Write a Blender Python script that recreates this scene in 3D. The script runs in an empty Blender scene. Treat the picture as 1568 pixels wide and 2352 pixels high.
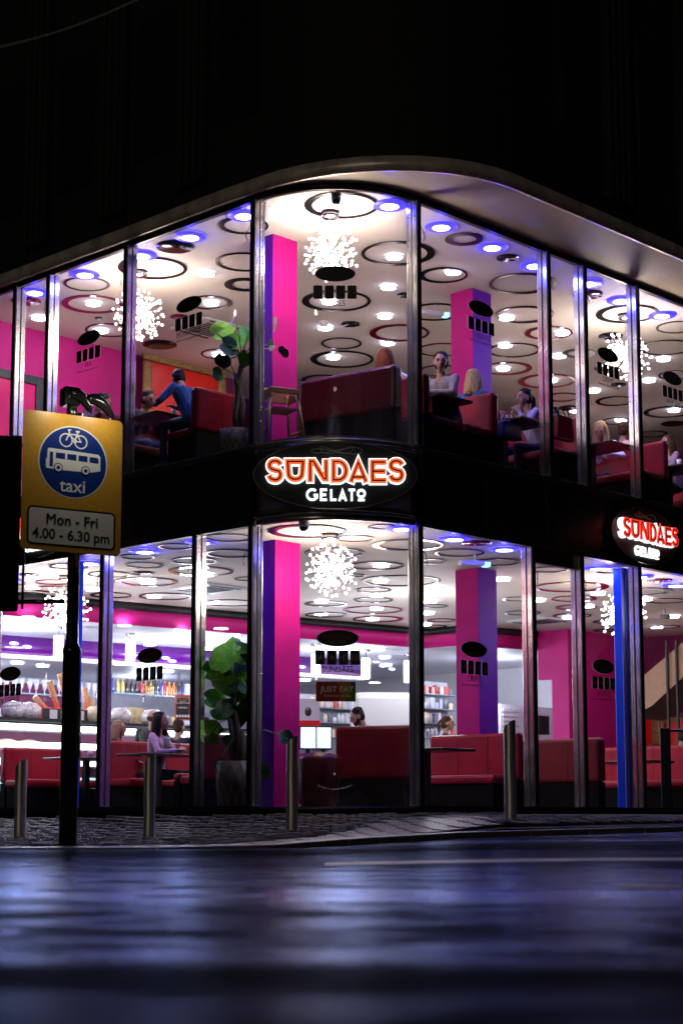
import bpy, bmesh, math, random
import numpy as np
from mathutils import Vector, Matrix
random.seed(7)
S = bpy.context.scene
COL = S.collection
R_ = math.radians
# ------------------------------------------------------------ camera
F, PIT, CH = 3900.0, R_(8), 0.36
YP = 1880 - F*math.tan(PIT)
CP, SP = math.cos(PIT), math.sin(PIT)
cam = bpy.data.cameras.new('camera'); co = bpy.data.objects.new('camera', cam); COL.objects.link(co)
co.location = (0, 0, CH); co.rotation_euler = (R_(90)+PIT, 0, 0)
cam.sensor_fit = 'HORIZONTAL'; cam.sensor_width = 36; cam.lens = 36*F/1568
cam.shift_y = (YP-1176)/1568
cam.clip_start = 0.05; cam.clip_end = 500
cam.dof.use_dof = True; cam.dof.focus_distance = 20.3; cam.dof.aperture_fstop = 3.0
S.camera = co
# ------------------------------------------------------------ night sky, weak moon
w = bpy.data.worlds.new('World'); S.world = w; w.use_nodes = True
nt = w.node_tree; bg = nt.nodes['Background']
sky = nt.nodes.new('ShaderNodeTexSky'); sky.sky_type = 'NISHITA'; sky.sun_disc = False
sky.sun_elevation = R_(18); sky.sun_rotation = R_(200)
nt.links.new(sky.outputs[0], bg.inputs[0]); bg.inputs[1].default_value = 0.0006
sd = bpy.data.lights.new('moon', 'SUN'); sd.energy = 0.14; sd.angle = R_(3); sd.color = (1, .86, .70)
so = bpy.data.objects.new('moon', sd); COL.objects.link(so); so.rotation_euler = (R_(72), 0, R_(-20))
S.view_settings.view_transform = 'Standard'; S.view_settings.look = 'None'
S.view_settings.exposure = 0.0; S.view_settings.gamma = 1.0; S.view_settings.use_curve_mapping = False
S.render.engine = 'CYCLES'
S.cycles.max_bounces = 8; S.cycles.transparent_max_bounces = 16; S.cycles.caustics_reflective = False
S.cycles.sample_clamp_indirect = 4.0

# ------------------------------------------------------------ maths: building frame
ANG = R_(46)
O = Vector((-.085, 20.715, 0)); RC = 1.3
dR = Vector((math.cos(ANG), math.sin(ANG), 0)); dL = Vector((-math.sin(ANG), math.cos(ANG), 0))
def W(a, b, z=0): return O + dR*a + dL*b + Vector((0, 0, z))
def AB(p):
    q = Vector((p[0]-O.x, p[1]-O.y, 0)); return q.dot(dR), q.dot(dL)
def ray(x, y):
    u = (x-784)/F; v = (YP-y)/F; return Vector((u, CP-v*SP, SP+v*CP))
def atz(x, y, z):
    r = ray(x, y); t = (z-CH)/r.z; return Vector((r.x*t, r.y*t, z))
def aty(x, y, Y):
    r = ray(x, y); t = Y/r.y; return Vector((r.x*t, Y, CH+r.z*t))
def abz(x, y, z): return AB(atz(x, y, z))
def fac(x, y, side, off=0.0):
    """distance along the left ('L') or right ('R') glass line and height, seen at x, y"""
    r = ray(x, y); d = dR if side == 'L' else dL
    t = (-(RC+off) + O.dot(d))/r.dot(d)
    a, b = AB((r.x*t, r.y*t)); return (b if side == 'L' else a), CH+r.z*t
Z0, ZL, ZS, ZT = .42, 3.79, 4.76, 7.82      # base, lower glass top, upper sill, upper glass top
FL, FU = .46, 4.82                           # inner floors
CL, CU = 3.80, 7.80                          # ceilings

# ------------------------------------------------------------ materials
MATS = {}
def mat(name, col=(.5,.5,.5), rough=.5, metal=0, emis=None, est=0, noise=0, nscale=8, bump=0, bscale=40, coat=0, spec=.5, stretch=None, rn=0):
    if name in MATS: return MATS[name]
    m = bpy.data.materials.new(name); m.use_nodes = True; MATS[name] = m
    t = m.node_tree; b = t.nodes['Principled BSDF']
    b.inputs['Base Color'].default_value = (*col, 1); b.inputs['Roughness'].default_value = rough
    b.inputs['Metallic'].default_value = metal; b.inputs['Specular IOR Level'].default_value = spec
    b.inputs['Coat Weight'].default_value = coat; b.inputs['Coat Roughness'].default_value = .08
    if emis:
        b.inputs['Emission Color'].default_value = (*emis, 1); b.inputs['Emission Strength'].default_value = est
    tc = t.nodes.new('ShaderNodeTexCoord'); mp = t.nodes.new('ShaderNodeMapping')
    t.links.new(tc.outputs['Object'], mp.inputs[0])
    if stretch: mp.inputs['Scale'].default_value = stretch
    if noise or rn:
        n = t.nodes.new('ShaderNodeTexNoise'); n.inputs['Scale'].default_value = nscale; n.inputs['Detail'].default_value = 6
        t.links.new(mp.outputs[0], n.inputs['Vector'])
    if noise:
        r = t.nodes.new('ShaderNodeValToRGB'); r.color_ramp.elements[0].position = .3; r.color_ramp.elements[1].position = .7
        r.color_ramp.elements[0].color = (*[c*(1-noise) for c in col], 1); r.color_ramp.elements[1].color = (*[min(1, c*(1+noise)) for c in col], 1)
        t.links.new(n.outputs[0], r.inputs[0]); t.links.new(r.outputs[0], b.inputs['Base Color'])
    if rn:
        q = t.nodes.new('ShaderNodeMapRange'); q.inputs['From Min'].default_value = .35; q.inputs['From Max'].default_value = .65
        q.inputs['To Min'].default_value = max(0, rough-rn); q.inputs['To Max'].default_value = rough+rn
        t.links.new(n.outputs[0], q.inputs[0]); t.links.new(q.outputs[0], b.inputs['Roughness'])
    if bump:
        n2 = t.nodes.new('ShaderNodeTexNoise'); n2.inputs['Scale'].default_value = bscale; n2.inputs['Detail'].default_value = 5
        bp = t.nodes.new('ShaderNodeBump'); bp.inputs['Strength'].default_value = bump; bp.inputs['Distance'].default_value = .02
        t.links.new(mp.outputs[0], n2.inputs['Vector']); t.links.new(n2.outputs[0], bp.inputs['Height']); t.links.new(bp.outputs[0], b.inputs['Normal'])
    return m
def glass_mat(name, tint=(.96,.97,.98), f0=.05):
    m = bpy.data.materials.new(name); m.use_nodes = True; t = m.node_tree; MATS[name] = m
    for n in list(t.nodes):
        if n.type != 'OUTPUT_MATERIAL': t.nodes.remove(n)
    out = [n for n in t.nodes][0]
    tr = t.nodes.new('ShaderNodeBsdfTransparent'); tr.inputs[0].default_value = (*tint, 1)
    gl = t.nodes.new('ShaderNodeBsdfGlossy'); gl.inputs['Roughness'].default_value = .02
    lw = t.nodes.new('ShaderNodeLayerWeight'); lw.inputs[0].default_value = .5
    pw_ = t.nodes.new('ShaderNodeMath'); pw_.operation = 'POWER'; pw_.inputs[1].default_value = 4.0
    fr = t.nodes.new('ShaderNodeMath'); fr.operation = 'MULTIPLY_ADD'; fr.inputs[1].default_value = .6; fr.inputs[2].default_value = f0*.6
    t.links.new(lw.outputs['Facing'], pw_.inputs[0]); t.links.new(pw_.outputs[0], fr.inputs[0])
    mx = t.nodes.new('ShaderNodeMixShader')
    t.links.new(fr.outputs[0], mx.inputs[0]); t.links.new(tr.outputs[0], mx.inputs[1]); t.links.new(gl.outputs[0], mx.inputs[2]); t.links.new(mx.outputs[0], out.inputs[0])
    return m
M_glass = glass_mat('glass')
M_steel = mat('brushed_steel', (.80,.77,.73), .22, 1, noise=.06, nscale=3, rn=.05)
M_corner = mat('corner_steel', (.40,.38,.36), .25, .85, noise=.15, nscale=5)
M_black = mat('black_metal', (.012,.012,.013), .45, 0, noise=.2)
M_rubber = mat('rubber', (.008,.008,.008), .6)
M_fascia = mat('fascia_black', (.010,.010,.011), .38, noise=.35, nscale=3, bump=.05, rn=.1)
M_brick = mat('dark_render', (.005,.0048,.0045), .8, noise=.4, nscale=2.2, bump=.4, bscale=30)
M_stone = mat('dark_stone', (.011,.010,.009), .8, noise=.3, nscale=3, bump=.3)
M_soffit = mat('soffit_paint', (.52,.44,.34), .6, noise=.08, nscale=1.2, bump=.1, bscale=6)
M_ceil = mat('ceiling_paint', (.80,.73,.65), .7, noise=.03, nscale=1.5, bump=.06, bscale=4)
M_ring = mat('black_mirror', (.008,.008,.009), .2, .0, coat=.1, spec=.3)
M_chrome = mat('dark_mirror', (.16,.15,.17), .06, 1)
M_ringm = mat('maroon_mirror', (.16,.008,.03), .1, coat=.6)
M_mag = mat('magenta_paint', (.68,.008,.25), .6, noise=.08, nscale=2.5, bump=.08, bscale=25)
M_pur = mat('purple_paint', (.20,.003,.33), .6, spec=.2, noise=.08, nscale=2)
M_purd = mat('purple_gloss', (.13,.008,.22), .2, coat=.5, noise=.1)
M_magc = mat('column_magenta', (.46,.004,.17), .6, noise=.12, nscale=2.5, bump=.12, bscale=25, spec=.2)
M_plum = mat('plum_paint', (.20,.005,.08), .5, noise=.15)
M_red = mat('red_leather', (.31,.006,.024), .42, noise=.14, nscale=5, bump=.25, bscale=30, spec=.25)
M_redd = mat('burgundy_leather_shaded', (.10,.004,.010), .33, noise=.15, nscale=5, bump=.2, bscale=25, spec=.35)  # darkened leather for street-facing backs, their shade put into the colour
M_base = mat('black_plinth', (.006,.005,.005), .9, noise=.2, spec=.1)
M_floor = mat('floor_tile', (.10,.09,.09), .35, noise=.2, nscale=4)
M_wood = mat('table_wood', (.02,.014,.012), .35, noise=.3, stretch=(1,8,1), coat=.3)
M_oak = mat('oak', (.26,.12,.05), .5, noise=.35, nscale=6, stretch=(1,1,5))
M_gold = mat('gilt', (.42,.27,.10), .38, .75, noise=.4, nscale=30, bump=.7, bscale=60)
M_redp = mat('red_picture', (.85,.02,.008), .35, noise=.06)
M_white = mat('white_paint', (.8,.8,.8), .4, noise=.04)
M_lamp = mat('lamp_white', (1,1,1), .5, emis=(.86,.88,1.), est=14)
M_lampb = mat('lamp_blue', (1,1,1), .5, emis=(.45,.5,1.), est=14)
M_bulb = mat('bulb', (1,1,1), .3, emis=(1,.90,.84), est=25)
M_bead = mat('bead', (1,.95,.95), .1, emis=(1,.84,.80), est=5)
M_arm = mat('chandelier_wire', (.9,.86,.85), .15, 1)
M_led = mat('led_white', (1,1,1), .5, emis=(.80,.93,1.), est=9)
M_ledc = mat('led_cyan', (1,1,1), .5, emis=(.1,.85,.9), est=.5)
M_pend = mat('pendant_glow', (1,1,1), .5, emis=(1,.93,1), est=3.2)
M_leaf = mat('leaf_green', (.09,.32,.04), .5, spec=.2, noise=.35, nscale=6, bump=.3, bscale=12)
M_leafd = mat('leaf_dark', (.015,.07,.02), .5, spec=.2, noise=.3, nscale=6, bump=.3, bscale=12)
M_leafb = mat('leaf_blue_green', (.01,.05,.09), .35, noise=.3, nscale=6)
M_stem = mat('plant_stem', (.035,.03,.018), .7, noise=.4, nscale=20, bump=.6)
M_basket = mat('wicker', (.10,.085,.08), .6, noise=.2)
M_skin = mat('skin', (.42,.22,.155), .5, noise=.06)
M_skin2 = mat('skin_tan', (.24,.12,.075), .5, noise=.06)
M_hairk = mat('hair_black', (.010,.007,.006), .65, spec=.15, noise=.4, nscale=50, stretch=(1,1,.15))
M_hairb = mat('hair_brown', (.05,.025,.015), .65, spec=.15, noise=.4, nscale=50, stretch=(1,1,.15))
M_hairr = mat('hair_auburn', (.11,.024,.010), .65, spec=.15, noise=.4, nscale=50, stretch=(1,1,.15))
M_hairy = mat('hair_blond', (.42,.28,.13), .65, spec=.15, noise=.4, nscale=50, stretch=(1,1,.15), bump=.6, bscale=70)
M_eye = mat('eye_dark', (.01,.01,.01), .1)
M_lip = mat('lip', (.35,.08,.07), .4)
def cloth(n, c): return mat('cloth_'+n, c, .85, noise=.18, nscale=25, bump=.4, bscale=60)

# ------------------------------------------------------------ mesh helpers
class MB:
    def __init__(s): s.v = []; s.f = []; s.m = []; s.cm = 0; s.sm = []; s.smooth = False
    def add(s, vs, fs):
        k = len(s.v); s.v += [tuple(v) for v in vs]
        for f in fs: s.f.append(tuple(i+k for i in f)); s.m.append(s.cm); s.sm.append(s.smooth)
        return s
    def box(s, x0, x1, y0, y1, z0, z1):
        return s.add([(x0,y0,z0),(x1,y0,z0),(x1,y1,z0),(x0,y1,z0),(x0,y0,z1),(x1,y0,z1),(x1,y1,z1),(x0,y1,z1)],
                     [(0,3,2,1),(4,5,6,7),(0,1,5,4),(1,2,6,5),(2,3,7,6),(3,0,4,7)])
    def prism(s, poly, z0, z1, ax='z'):
        n = len(poly)
        def P(p, z):
            if ax == 'z': return (p[0], p[1], z)
            if ax == 'y': return (p[0], z, p[1])
            return (z, p[0], p[1])
        return s.add([P(p, z0) for p in poly]+[P(p, z1) for p in poly],
                     [tuple(range(n))[::-1], tuple(range(n, 2*n))]+[(i, (i+1) % n, (i+1) % n+n, i+n) for i in range(n)])
    def tube(s, pts, r, n=8, cap=True):
        pts = [Vector(p) for p in pts]; rr = r if isinstance(r, (list, tuple)) else [r]*len(pts)
        vs = []; up = None
        for i, p in enumerate(pts):
            d = (pts[min(i+1, len(pts)-1)]-pts[max(i-1, 0)]).normalized()
            if up is None: up = d.orthogonal().normalized()
            up = (up-d*up.dot(d)); up = up.normalized() if up.length > 1e-6 else d.orthogonal().normalized()
            sd_ = d.cross(up)
            for k in range(n):
                a = 2*math.pi*k/n; vs.append(p+(up*math.cos(a)+sd_*math.sin(a))*rr[i])
        fs = [(i*n+k, i*n+(k+1) % n, (i+1)*n+(k+1) % n, (i+1)*n+k) for i in range(len(pts)-1) for k in range(n)]
        if cap: fs += [tuple(range(n))[::-1], tuple(range((len(pts)-1)*n, len(pts)*n))]
        o = s.smooth; s.smooth = True; s.add(vs, fs); s.smooth = o; return s
    def ball(s, c, r, n=10, m=7, R=None):
        r = r if isinstance(r, (list, tuple)) else (r, r, r)
        vs = []
        for j in range(1, m):
            t = math.pi*j/m
            for i in range(n):
                a = 2*math.pi*i/n; q = Vector((r[0]*math.sin(t)*math.cos(a), r[1]*math.sin(t)*math.sin(a), r[2]*math.cos(t)))
                if R: q = R @ q
                vs.append((c[0]+q.x, c[1]+q.y, c[2]+q.z))
        t1, t2 = Vector((0,0,r[2])), Vector((0,0,-r[2]))
        if R: t1 = R @ t1; t2 = R @ t2
        vs += [(c[0]+t1.x, c[1]+t1.y, c[2]+t1.z), (c[0]+t2.x, c[1]+t2.y, c[2]+t2.z)]
        fs = [(j*n+i, (j+1)*n+i, (j+1)*n+(i+1) % n, j*n+(i+1) % n) for j in range(m-2) for i in range(n)]
        T, B = len(vs)-2, len(vs)-1
        fs += [(T, i, (i+1) % n) for i in range(n)]+[(B, (m-2)*n+(i+1) % n, (m-2)*n+i) for i in range(n)]
        o = s.smooth; s.smooth = True; s.add(vs, fs); s.smooth = o; return s
    def lathe(s, prof, n=16, c=(0,0,0), cap=True):
        vs = []
        for (r, z) in prof:
            for k in range(n): a = 2*math.pi*k/n; vs.append((c[0]+r*math.cos(a), c[1]+r*math.sin(a), c[2]+z))
        fs = [(i*n+k, i*n+(k+1) % n, (i+1)*n+(k+1) % n, (i+1)*n+k) for i in range(len(prof)-1) for k in range(n)]
        if cap: fs += [tuple(range(n))[::-1], tuple(range((len(prof)-1)*n, len(prof)*n))]
        o = s.smooth; s.smooth = True; s.add(vs, fs); s.smooth = o; return s
    def mesh(s, name, mats):
        me = bpy.data.meshes.new(name); me.from_pydata(s.v, [], s.f)
        for m_ in (mats if isinstance(mats, (list, tuple)) else [mats]): me.materials.append(m_)
        me.polygons.foreach_set('material_index', s.m); me.polygons.foreach_set('use_smooth', s.sm)
        me.update(); return me
    def build(s, name, mats, parent=None, loc=(0,0,0), rz=0, bevel=0):
        o = bpy.data.objects.new(name, s.mesh(name, mats)); COL.objects.link(o)
        o.parent = parent; o.location = loc; o.rotation_euler = (0, 0, rz)
        if bevel:
            b = o.modifiers.new('b', 'BEVEL'); b.width = bevel; b.segments = 2; b.limit_method = 'ANGLE'; b.harden_normals = False
        return o
def inst(name, me, parent=None, loc=(0,0,0), rot=(0,0,0), sc=(1,1,1)):
    o = bpy.data.objects.new(name, me); COL.objects.link(o); o.parent = parent; o.location = loc; o.rotation_euler = rot; o.scale = sc; return o
def thing(name, label, cat, loc=(0,0,0), rz=0, group=None):
    o = bpy.data.objects.new(name, None); COL.objects.link(o); o.location = loc; o.rotation_euler = (0, 0, rz); o.empty_display_size = .1
    o['label'] = label; o['category'] = cat
    if group: o['group'] = group
    return o
def tag(o, label, cat, group=None):
    o['label'] = label; o['category'] = cat
    if group: o['group'] = group
    return o
def struct(o): o['kind'] = 'structure'; return o
def inframe(o, z=0): o.location = (O.x, O.y, z); o.rotation_euler = (0, 0, ANG); return o
def light(name, kind, loc, e, col, rad=.05, parent=None, **k):
    l = bpy.data.lights.new(name, kind); l.energy = e; l.color = col
    if kind in ('POINT', 'SPOT'): l.shadow_soft_size = rad
    for a, b in k.items(): setattr(l, a, b)
    o = bpy.data.objects.new(name, l); COL.objects.link(o); o.location = loc; o.parent = parent; return o
TXT = {}
def textmesh(name, s, size, m, ext=.0015, align='CENTER', sx=1.0, bold=0.0):
    cu = bpy.data.curves.new(name, 'FONT'); cu.body = s; cu.size = size; cu.extrude = ext; cu.align_x = align; cu.align_y = 'CENTER'; cu.offset = bold; cu.resolution_u = 3
    ob = bpy.data.objects.new('tmp', cu); COL.objects.link(ob)
    dg = bpy.context.evaluated_depsgraph_get(); me = bpy.data.meshes.new_from_object(ob.evaluated_get(dg))
    bpy.data.objects.remove(ob); me.name = name; me.materials.clear(); me.materials.append(m)
    # lay the text in the x-z plane, facing -y
    for v in me.vertices: x, y, z = v.co; v.co = (x*sx, -z, y)
    me.update(); return me
def ribbon(mb, pts, wd, y0, y1, closed=False, capext=True):
    """flat stroke of width wd in the x-z plane from depth y0 back to y1 (mitred)"""
    p = [Vector((a, b)) for a, b in pts]; n = len(p); h = wd/2
    if not closed and capext:
        p[0] = p[0]+(p[0]-p[1]).normalized()*h*.6; p[-1] = p[-1]+(p[-1]-p[-2]).normalized()*h*.6
    L, Rr = [], []
    for i in range(n):
        if closed: a, b = p[(i-1) % n], p[(i+1) % n]
        else: a, b = p[max(i-1, 0)], p[min(i+1, n-1)]
        d1 = (p[i]-a).normalized() if (p[i]-a).length > 1e-9 else (b-p[i]).normalized()
        d2 = (b-p[i]).normalized() if (b-p[i]).length > 1e-9 else d1
        nn = Vector((-d1.y-d2.y, d1.x+d2.x))
        nn = nn.normalized() if nn.length > 1e-6 else Vector((-d1.y, d1.x))
        c = max(.45, nn.dot(Vector((-d1.y, d1.x))))
        L.append(p[i]+nn*h/c); Rr.append(p[i]-nn*h/c)
    vs = [(q.x, y0, q.y) for q in L]+[(q.x, y0, q.y) for q in Rr]+[(q.x, y1, q.y) for q in L]+[(q.x, y1, q.y) for q in Rr]
    fs = []
    for i in range(n if closed else n-1):
        j = (i+1) % n
        fs += [(i, n+i, n+j, j), (2*n+i, 2*n+j, 3*n+j, 3*n+i), (i, j, 2*n+j, 2*n+i), (n+i, 3*n+i, 3*n+j, n+j)]
    if not closed: fs += [(0, 2*n, 3*n, n), (n-1, 2*n-1, 4*n-1, 3*n-1)]
    mb.add(vs, fs)
def arc(cx, cy, r, a0, a1, n=10, ry=None):
    ry = ry or r
    return [(cx+r*math.cos(R_(a0+(a1-a0)*i/n)), cy+ry*math.sin(R_(a0+(a1-a0)*i/n))) for i in range(n+1)]

# ------------------------------------------------------------ ground: road, pavement, kerb
def lerp(a, b, t): return a+(b-a)*t
def sm(x, a, b): t = min(1, max(0, (x-a)/(b-a))); return t*t*(3-2*t)
KP = [(-60, 14.0, .12), (-3, 14.0, .12), (-1, 14.1, .125), (-.4, 14.4, .15), (.1, 15.0, .185), (1.35, 16.5, .235), (3.7, 18.6, .275), (6, 20.6, .30), (60, 70, .9)]
def kerb(X):
    for (x0, y0, z0), (x1, y1, z1) in zip(KP, KP[1:]):
        if X <= x1: t = (X-x0)/(x1-x0); return lerp(y0, y1, t), lerp(z0, z1, t)
    return KP[-1][1:]
def facY(X):
    # front line of the building at this X (rounded corner)
    best = None
    TL = W(-RC, 0); TR = W(0, -RC)
    if X <= TL.x: s = (X-TL.x)/dL.x; return TL.y+dL.y*s
    if X >= TR.x: s = (X-TR.x)/dR.x; return TR.y+dR.y*s
    return O.y-math.sqrt(max(0, RC*RC-(X-O.x)**2))
def zp(X, Y):
    ky, kz = kerb(X); fy = facY(X); zf = .415-.012*max(0, -X-1)
    t = min(1, max(0, (Y-ky)/(fy-ky)))
    p = lerp(5.0, 2.2, sm(X, -2.5, -.3)) if X < -.3 else lerp(2.2, .35, sm(X, -.3, 1.6))
    return kz+(zf-kz)*t**p
def zr(X, Y):
    ky, kz = kerb(X); d = ky-Y; lip = lerp(.015, .06, sm(X, -1.2, .2))
    return (kz-lip)*sm(Y, 2, max(ky, 6)) if Y < ky else kz-lip
mb = MB()
xs = [-60, -30, -15, -8]+[-6+.3*i for i in range(41)]+[8, 15, 30, 60]; ys = [-20, -5]+[0+.3*i for i in range(50)]+[15.5+i*.5 for i in range(14)]+[30, 60]
idx = {}
for i, X in enumerate(xs):
    for j, Y in enumerate(ys):
        idx[i, j] = len(mb.v); mb.v.append((X, Y, zr(max(-8, min(8, X)), Y)-(.12 if Y > kerb(X)[0]+.4 else 0)))
for i in range(len(xs)-1):
    for j in range(len(ys)-1): mb.f.append((idx[i,j], idx[i+1,j], idx[i+1,j+1], idx[i,j+1])); mb.m.append(0); mb.sm.append(True)
# wet asphalt
m = bpy.data.materials.new('wet_asphalt'); m.use_nodes = True; t = m.node_tree; b = t.nodes['Principled BSDF']
tc = t.nodes.new('ShaderNodeTexCoord')
def N(t, ty, **k):
    n = t.nodes.new(ty)
    for a, v in k.items(): n.inputs[a].default_value = v
    return n
n1 = N(t, 'ShaderNodeTexNoise', Scale=.55, Detail=5.0); n2 = N(t, 'ShaderNodeTexNoise', Scale=45.0, Detail=5.0); n3 = N(t, 'ShaderNodeTexNoise', Scale=9.0, Detail=4.0)
for n in (n1, n2, n3): t.links.new(tc.outputs['Object'], n.inputs['Vector'])
cr = t.nodes.new('ShaderNodeValToRGB'); cr.color_ramp.elements[0].color = (.006,.006,.008,1); cr.color_ramp.elements[1].color = (.060,.060,.070,1)
t.links.new(n2.outputs[0], cr.inputs[0]); t.links.new(cr.outputs[0], b.inputs['Base Color'])
mpb = t.nodes.new('ShaderNodeMapping'); mpb.inputs['Scale'].default_value = (.16, .55, 1); t.links.new(tc.outputs['Object'], mpb.inputs[0]); t.links.new(mpb.outputs[0], n1.inputs['Vector'])
sr = N(t, 'ShaderNodeMapRange'); sr.inputs['From Min'].default_value = .42; sr.inputs['From Max'].default_value = .60; sr.inputs['To Min'].default_value = .20; sr.inputs['To Max'].default_value = .02
t.links.new(n1.outputs[0], sr.inputs[0]); t.links.new(sr.outputs[0], b.inputs['Specular IOR Level'])
mr = N(t, 'ShaderNodeMapRange'); mr.inputs['From Min'].default_value = .4; mr.inputs['From Max'].default_value = .62; mr.inputs['To Min'].default_value = .42; mr.inputs['To Max'].default_value = .95
t.links.new(n1.outputs[0], mr.inputs[0]); t.links.new(mr.outputs[0], b.inputs['Roughness'])
ad = t.nodes.new('ShaderNodeMath'); ad.operation = 'MULTIPLY_ADD'; ad.inputs[1].default_value = .25
t.links.new(n3.outputs[0], ad.inputs[0]); t.links.new(n2.outputs[0], ad.inputs[2])
bp = N(t, 'ShaderNodeBump', Strength=.35, Distance=.012); t.links.new(ad.outputs[0], bp.inputs['Height']); t.links.new(bp.outputs[0], b.inputs['Normal'])
b.inputs['Roughness'].default_value = .8
for l in list(b.inputs['Roughness'].links)+list(b.inputs['Specular IOR Level'].links): t.links.remove(l)
b.inputs['Specular IOR Level'].default_value = .05
gs = t.nodes.new('ShaderNodeBsdfGlossy'); gs.inputs['Color'].default_value = (.33,.41,.72,1); t.links.new(bp.outputs[0], gs.inputs['Normal'])  # blue cast of the reflected light put into the gloss colour
rg = N(t, 'ShaderNodeMapRange'); rg.inputs['From Min'].default_value = .38; rg.inputs['From Max'].default_value = .62; rg.inputs['To Min'].default_value = .10; rg.inputs['To Max'].default_value = .34
n5 = N(t, 'ShaderNodeTexNoise', Scale=2.6, Detail=5.0); mp5 = t.nodes.new('ShaderNodeMapping'); mp5.inputs['Scale'].default_value = (.7, 1, 1); t.links.new(tc.outputs['Object'], mp5.inputs[0]); t.links.new(mp5.outputs[0], n5.inputs['Vector']); t.links.new(n5.outputs[0], rg.inputs[0]); t.links.new(rg.outputs[0], gs.inputs['Roughness'])
wf = N(t, 'ShaderNodeMapRange'); wf.inputs['From Min'].default_value = .40; wf.inputs['From Max'].default_value = .58; wf.inputs['To Min'].default_value = 1.0; wf.inputs['To Max'].default_value = .06
av = t.nodes.new('ShaderNodeMath'); av.operation = 'MULTIPLY_ADD'; av.inputs[1].default_value = .35; t.links.new(n5.outputs[0], av.inputs[0]); sb = t.nodes.new('ShaderNodeMath'); sb.operation = 'MULTIPLY'; sb.inputs[1].default_value = .65; t.links.new(n1.outputs[0], sb.inputs[0]); t.links.new(sb.outputs[0], av.inputs[2]); t.links.new(av.outputs[0], wf.inputs[0])
sx = t.nodes.new('ShaderNodeSeparateXYZ'); t.links.new(tc.outputs['Object'], sx.inputs[0])
yn = t.nodes.new('ShaderNodeMath'); yn.operation = 'MULTIPLY_ADD'; yn.inputs[1].default_value = 1.6; t.links.new(n1.outputs[0], yn.inputs[0]); t.links.new(sx.outputs['Y'], yn.inputs[2])
dv = t.nodes.new('ShaderNodeMath'); dv.operation = 'DIVIDE'; dv.inputs[1].default_value = 20; t.links.new(yn.outputs[0], dv.inputs[0])
wr = t.nodes.new('ShaderNodeValToRGB'); el_ = wr.color_ramp.elements; el_[0].position = 0; el_[0].color = (.25,.25,.25,1); el_[1].position = 1; el_[1].color = (.8,.8,.8,1)
for p_, v_ in ((.205,.25),(.225,.05),(.245,.08),(.262,1.),(.45,.95),(.52,.5),(.58,.30),(.66,.16),(.73,.16),(.79,.6)): e_ = el_.new(p_); e_.color = (v_,v_,v_,1)
t.links.new(dv.outputs[0], wr.inputs[0]); wm = t.nodes.new('ShaderNodeMath'); wm.operation = 'MULTIPLY'; t.links.new(wr.outputs[0], wm.inputs[0]); t.links.new(wf.outputs[0], wm.inputs[1]); wf = wm
fw_ = t.nodes.new('ShaderNodeFresnel'); fw_.inputs[0].default_value = 1.33; fm = t.nodes.new('ShaderNodeMath'); fm.operation = 'MULTIPLY'; t.links.new(fw_.outputs[0], fm.inputs[0]); t.links.new(wf.outputs[0], fm.inputs[1])
ms = t.nodes.new('ShaderNodeMixShader'); t.links.new(fm.outputs[0], ms.inputs[0]); df = t.nodes.new('ShaderNodeBsdfDiffuse'); df.inputs['Roughness'].default_value = 1; t.links.new(cr.outputs[0], df.inputs[0]); t.links.new(bp.outputs[0], df.inputs['Normal']); t.links.new(df.outputs[0], ms.inputs[1]); t.links.new(gs.outputs[0], ms.inputs[2]); t.links.new(ms.outputs[0], t.nodes['Material Output'].inputs[0])
M_road = m
struct(mb.build('road', M_road))
# pavement sheet
M_pave = mat('wet_paving', (.045,.042,.042), .34, noise=.35, nscale=7, bump=.5, bscale=60, rn=.14)
M_sett = mat('sett_stone', (.030,.027,.024), .6, noise=.45, nscale=9, bump=.6, bscale=50, rn=.15)
M_kerb = mat('kerb_stone', (.11,.10,.095), .4, noise=.3, nscale=12, bump=.4, bscale=60, rn=.1)
mb = MB(); nx, ny = 90, 24
X0, X1 = -12, 9
for i in range(nx+1):
    X = lerp(X0, X1, i/nx); ky = kerb(X)[0]; fy = facY(X)
    for j in range(ny+1):
        Y = lerp(ky+.1, fy+.05, j/ny); mb.v.append((X, Y, zp(X, Y)-.03))
for i in range(nx):
    for j in range(ny): k = i*(ny+1)+j; mb.f.append((k, k+ny+1, k+ny+2, k+1)); mb.m.append(0); mb.sm.append(True)
pav = struct(mb.build('pavement', mat('mortar', (.03,.028,.027), .8, noise=.3)))
# kerb stones
X = -6.0
while X < 6.5:
    y0, z0 = kerb(X); X2 = X+(.9 if X < -.5 or X > 1 else .45)*math.cos(math.atan2(kerb(X+.5)[0]-y0, .5)); y1, z1 = kerb(X2)
    mb = MB(); g = .006; L = math.hypot(X2-X, y1-y0); nx_, ny_ = -(y1-y0)/L, (X2-X)/L; t1, t2 = (X2-X)/L*g, (y1-y0)/L*g
    P = [(X+t1, y0+t2, z0), (X2-t1, y1-t2, z1), (X2-t1+nx_*.14, y1-t2+ny_*.14, z1+.004), (X+t1+nx_*.14, y0+t2+ny_*.14, z0+.004)]
    mb.add(P+[(p[0], p[1], p[2]-.2) for p in P], [(0,1,2,3), (0,4,5,1), (1,5,6,2), (2,6,7,3), (3,7,4,0)])
    mb.build('kerb_stone', M_kerb, pav, bevel=.012); X = X2
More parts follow.
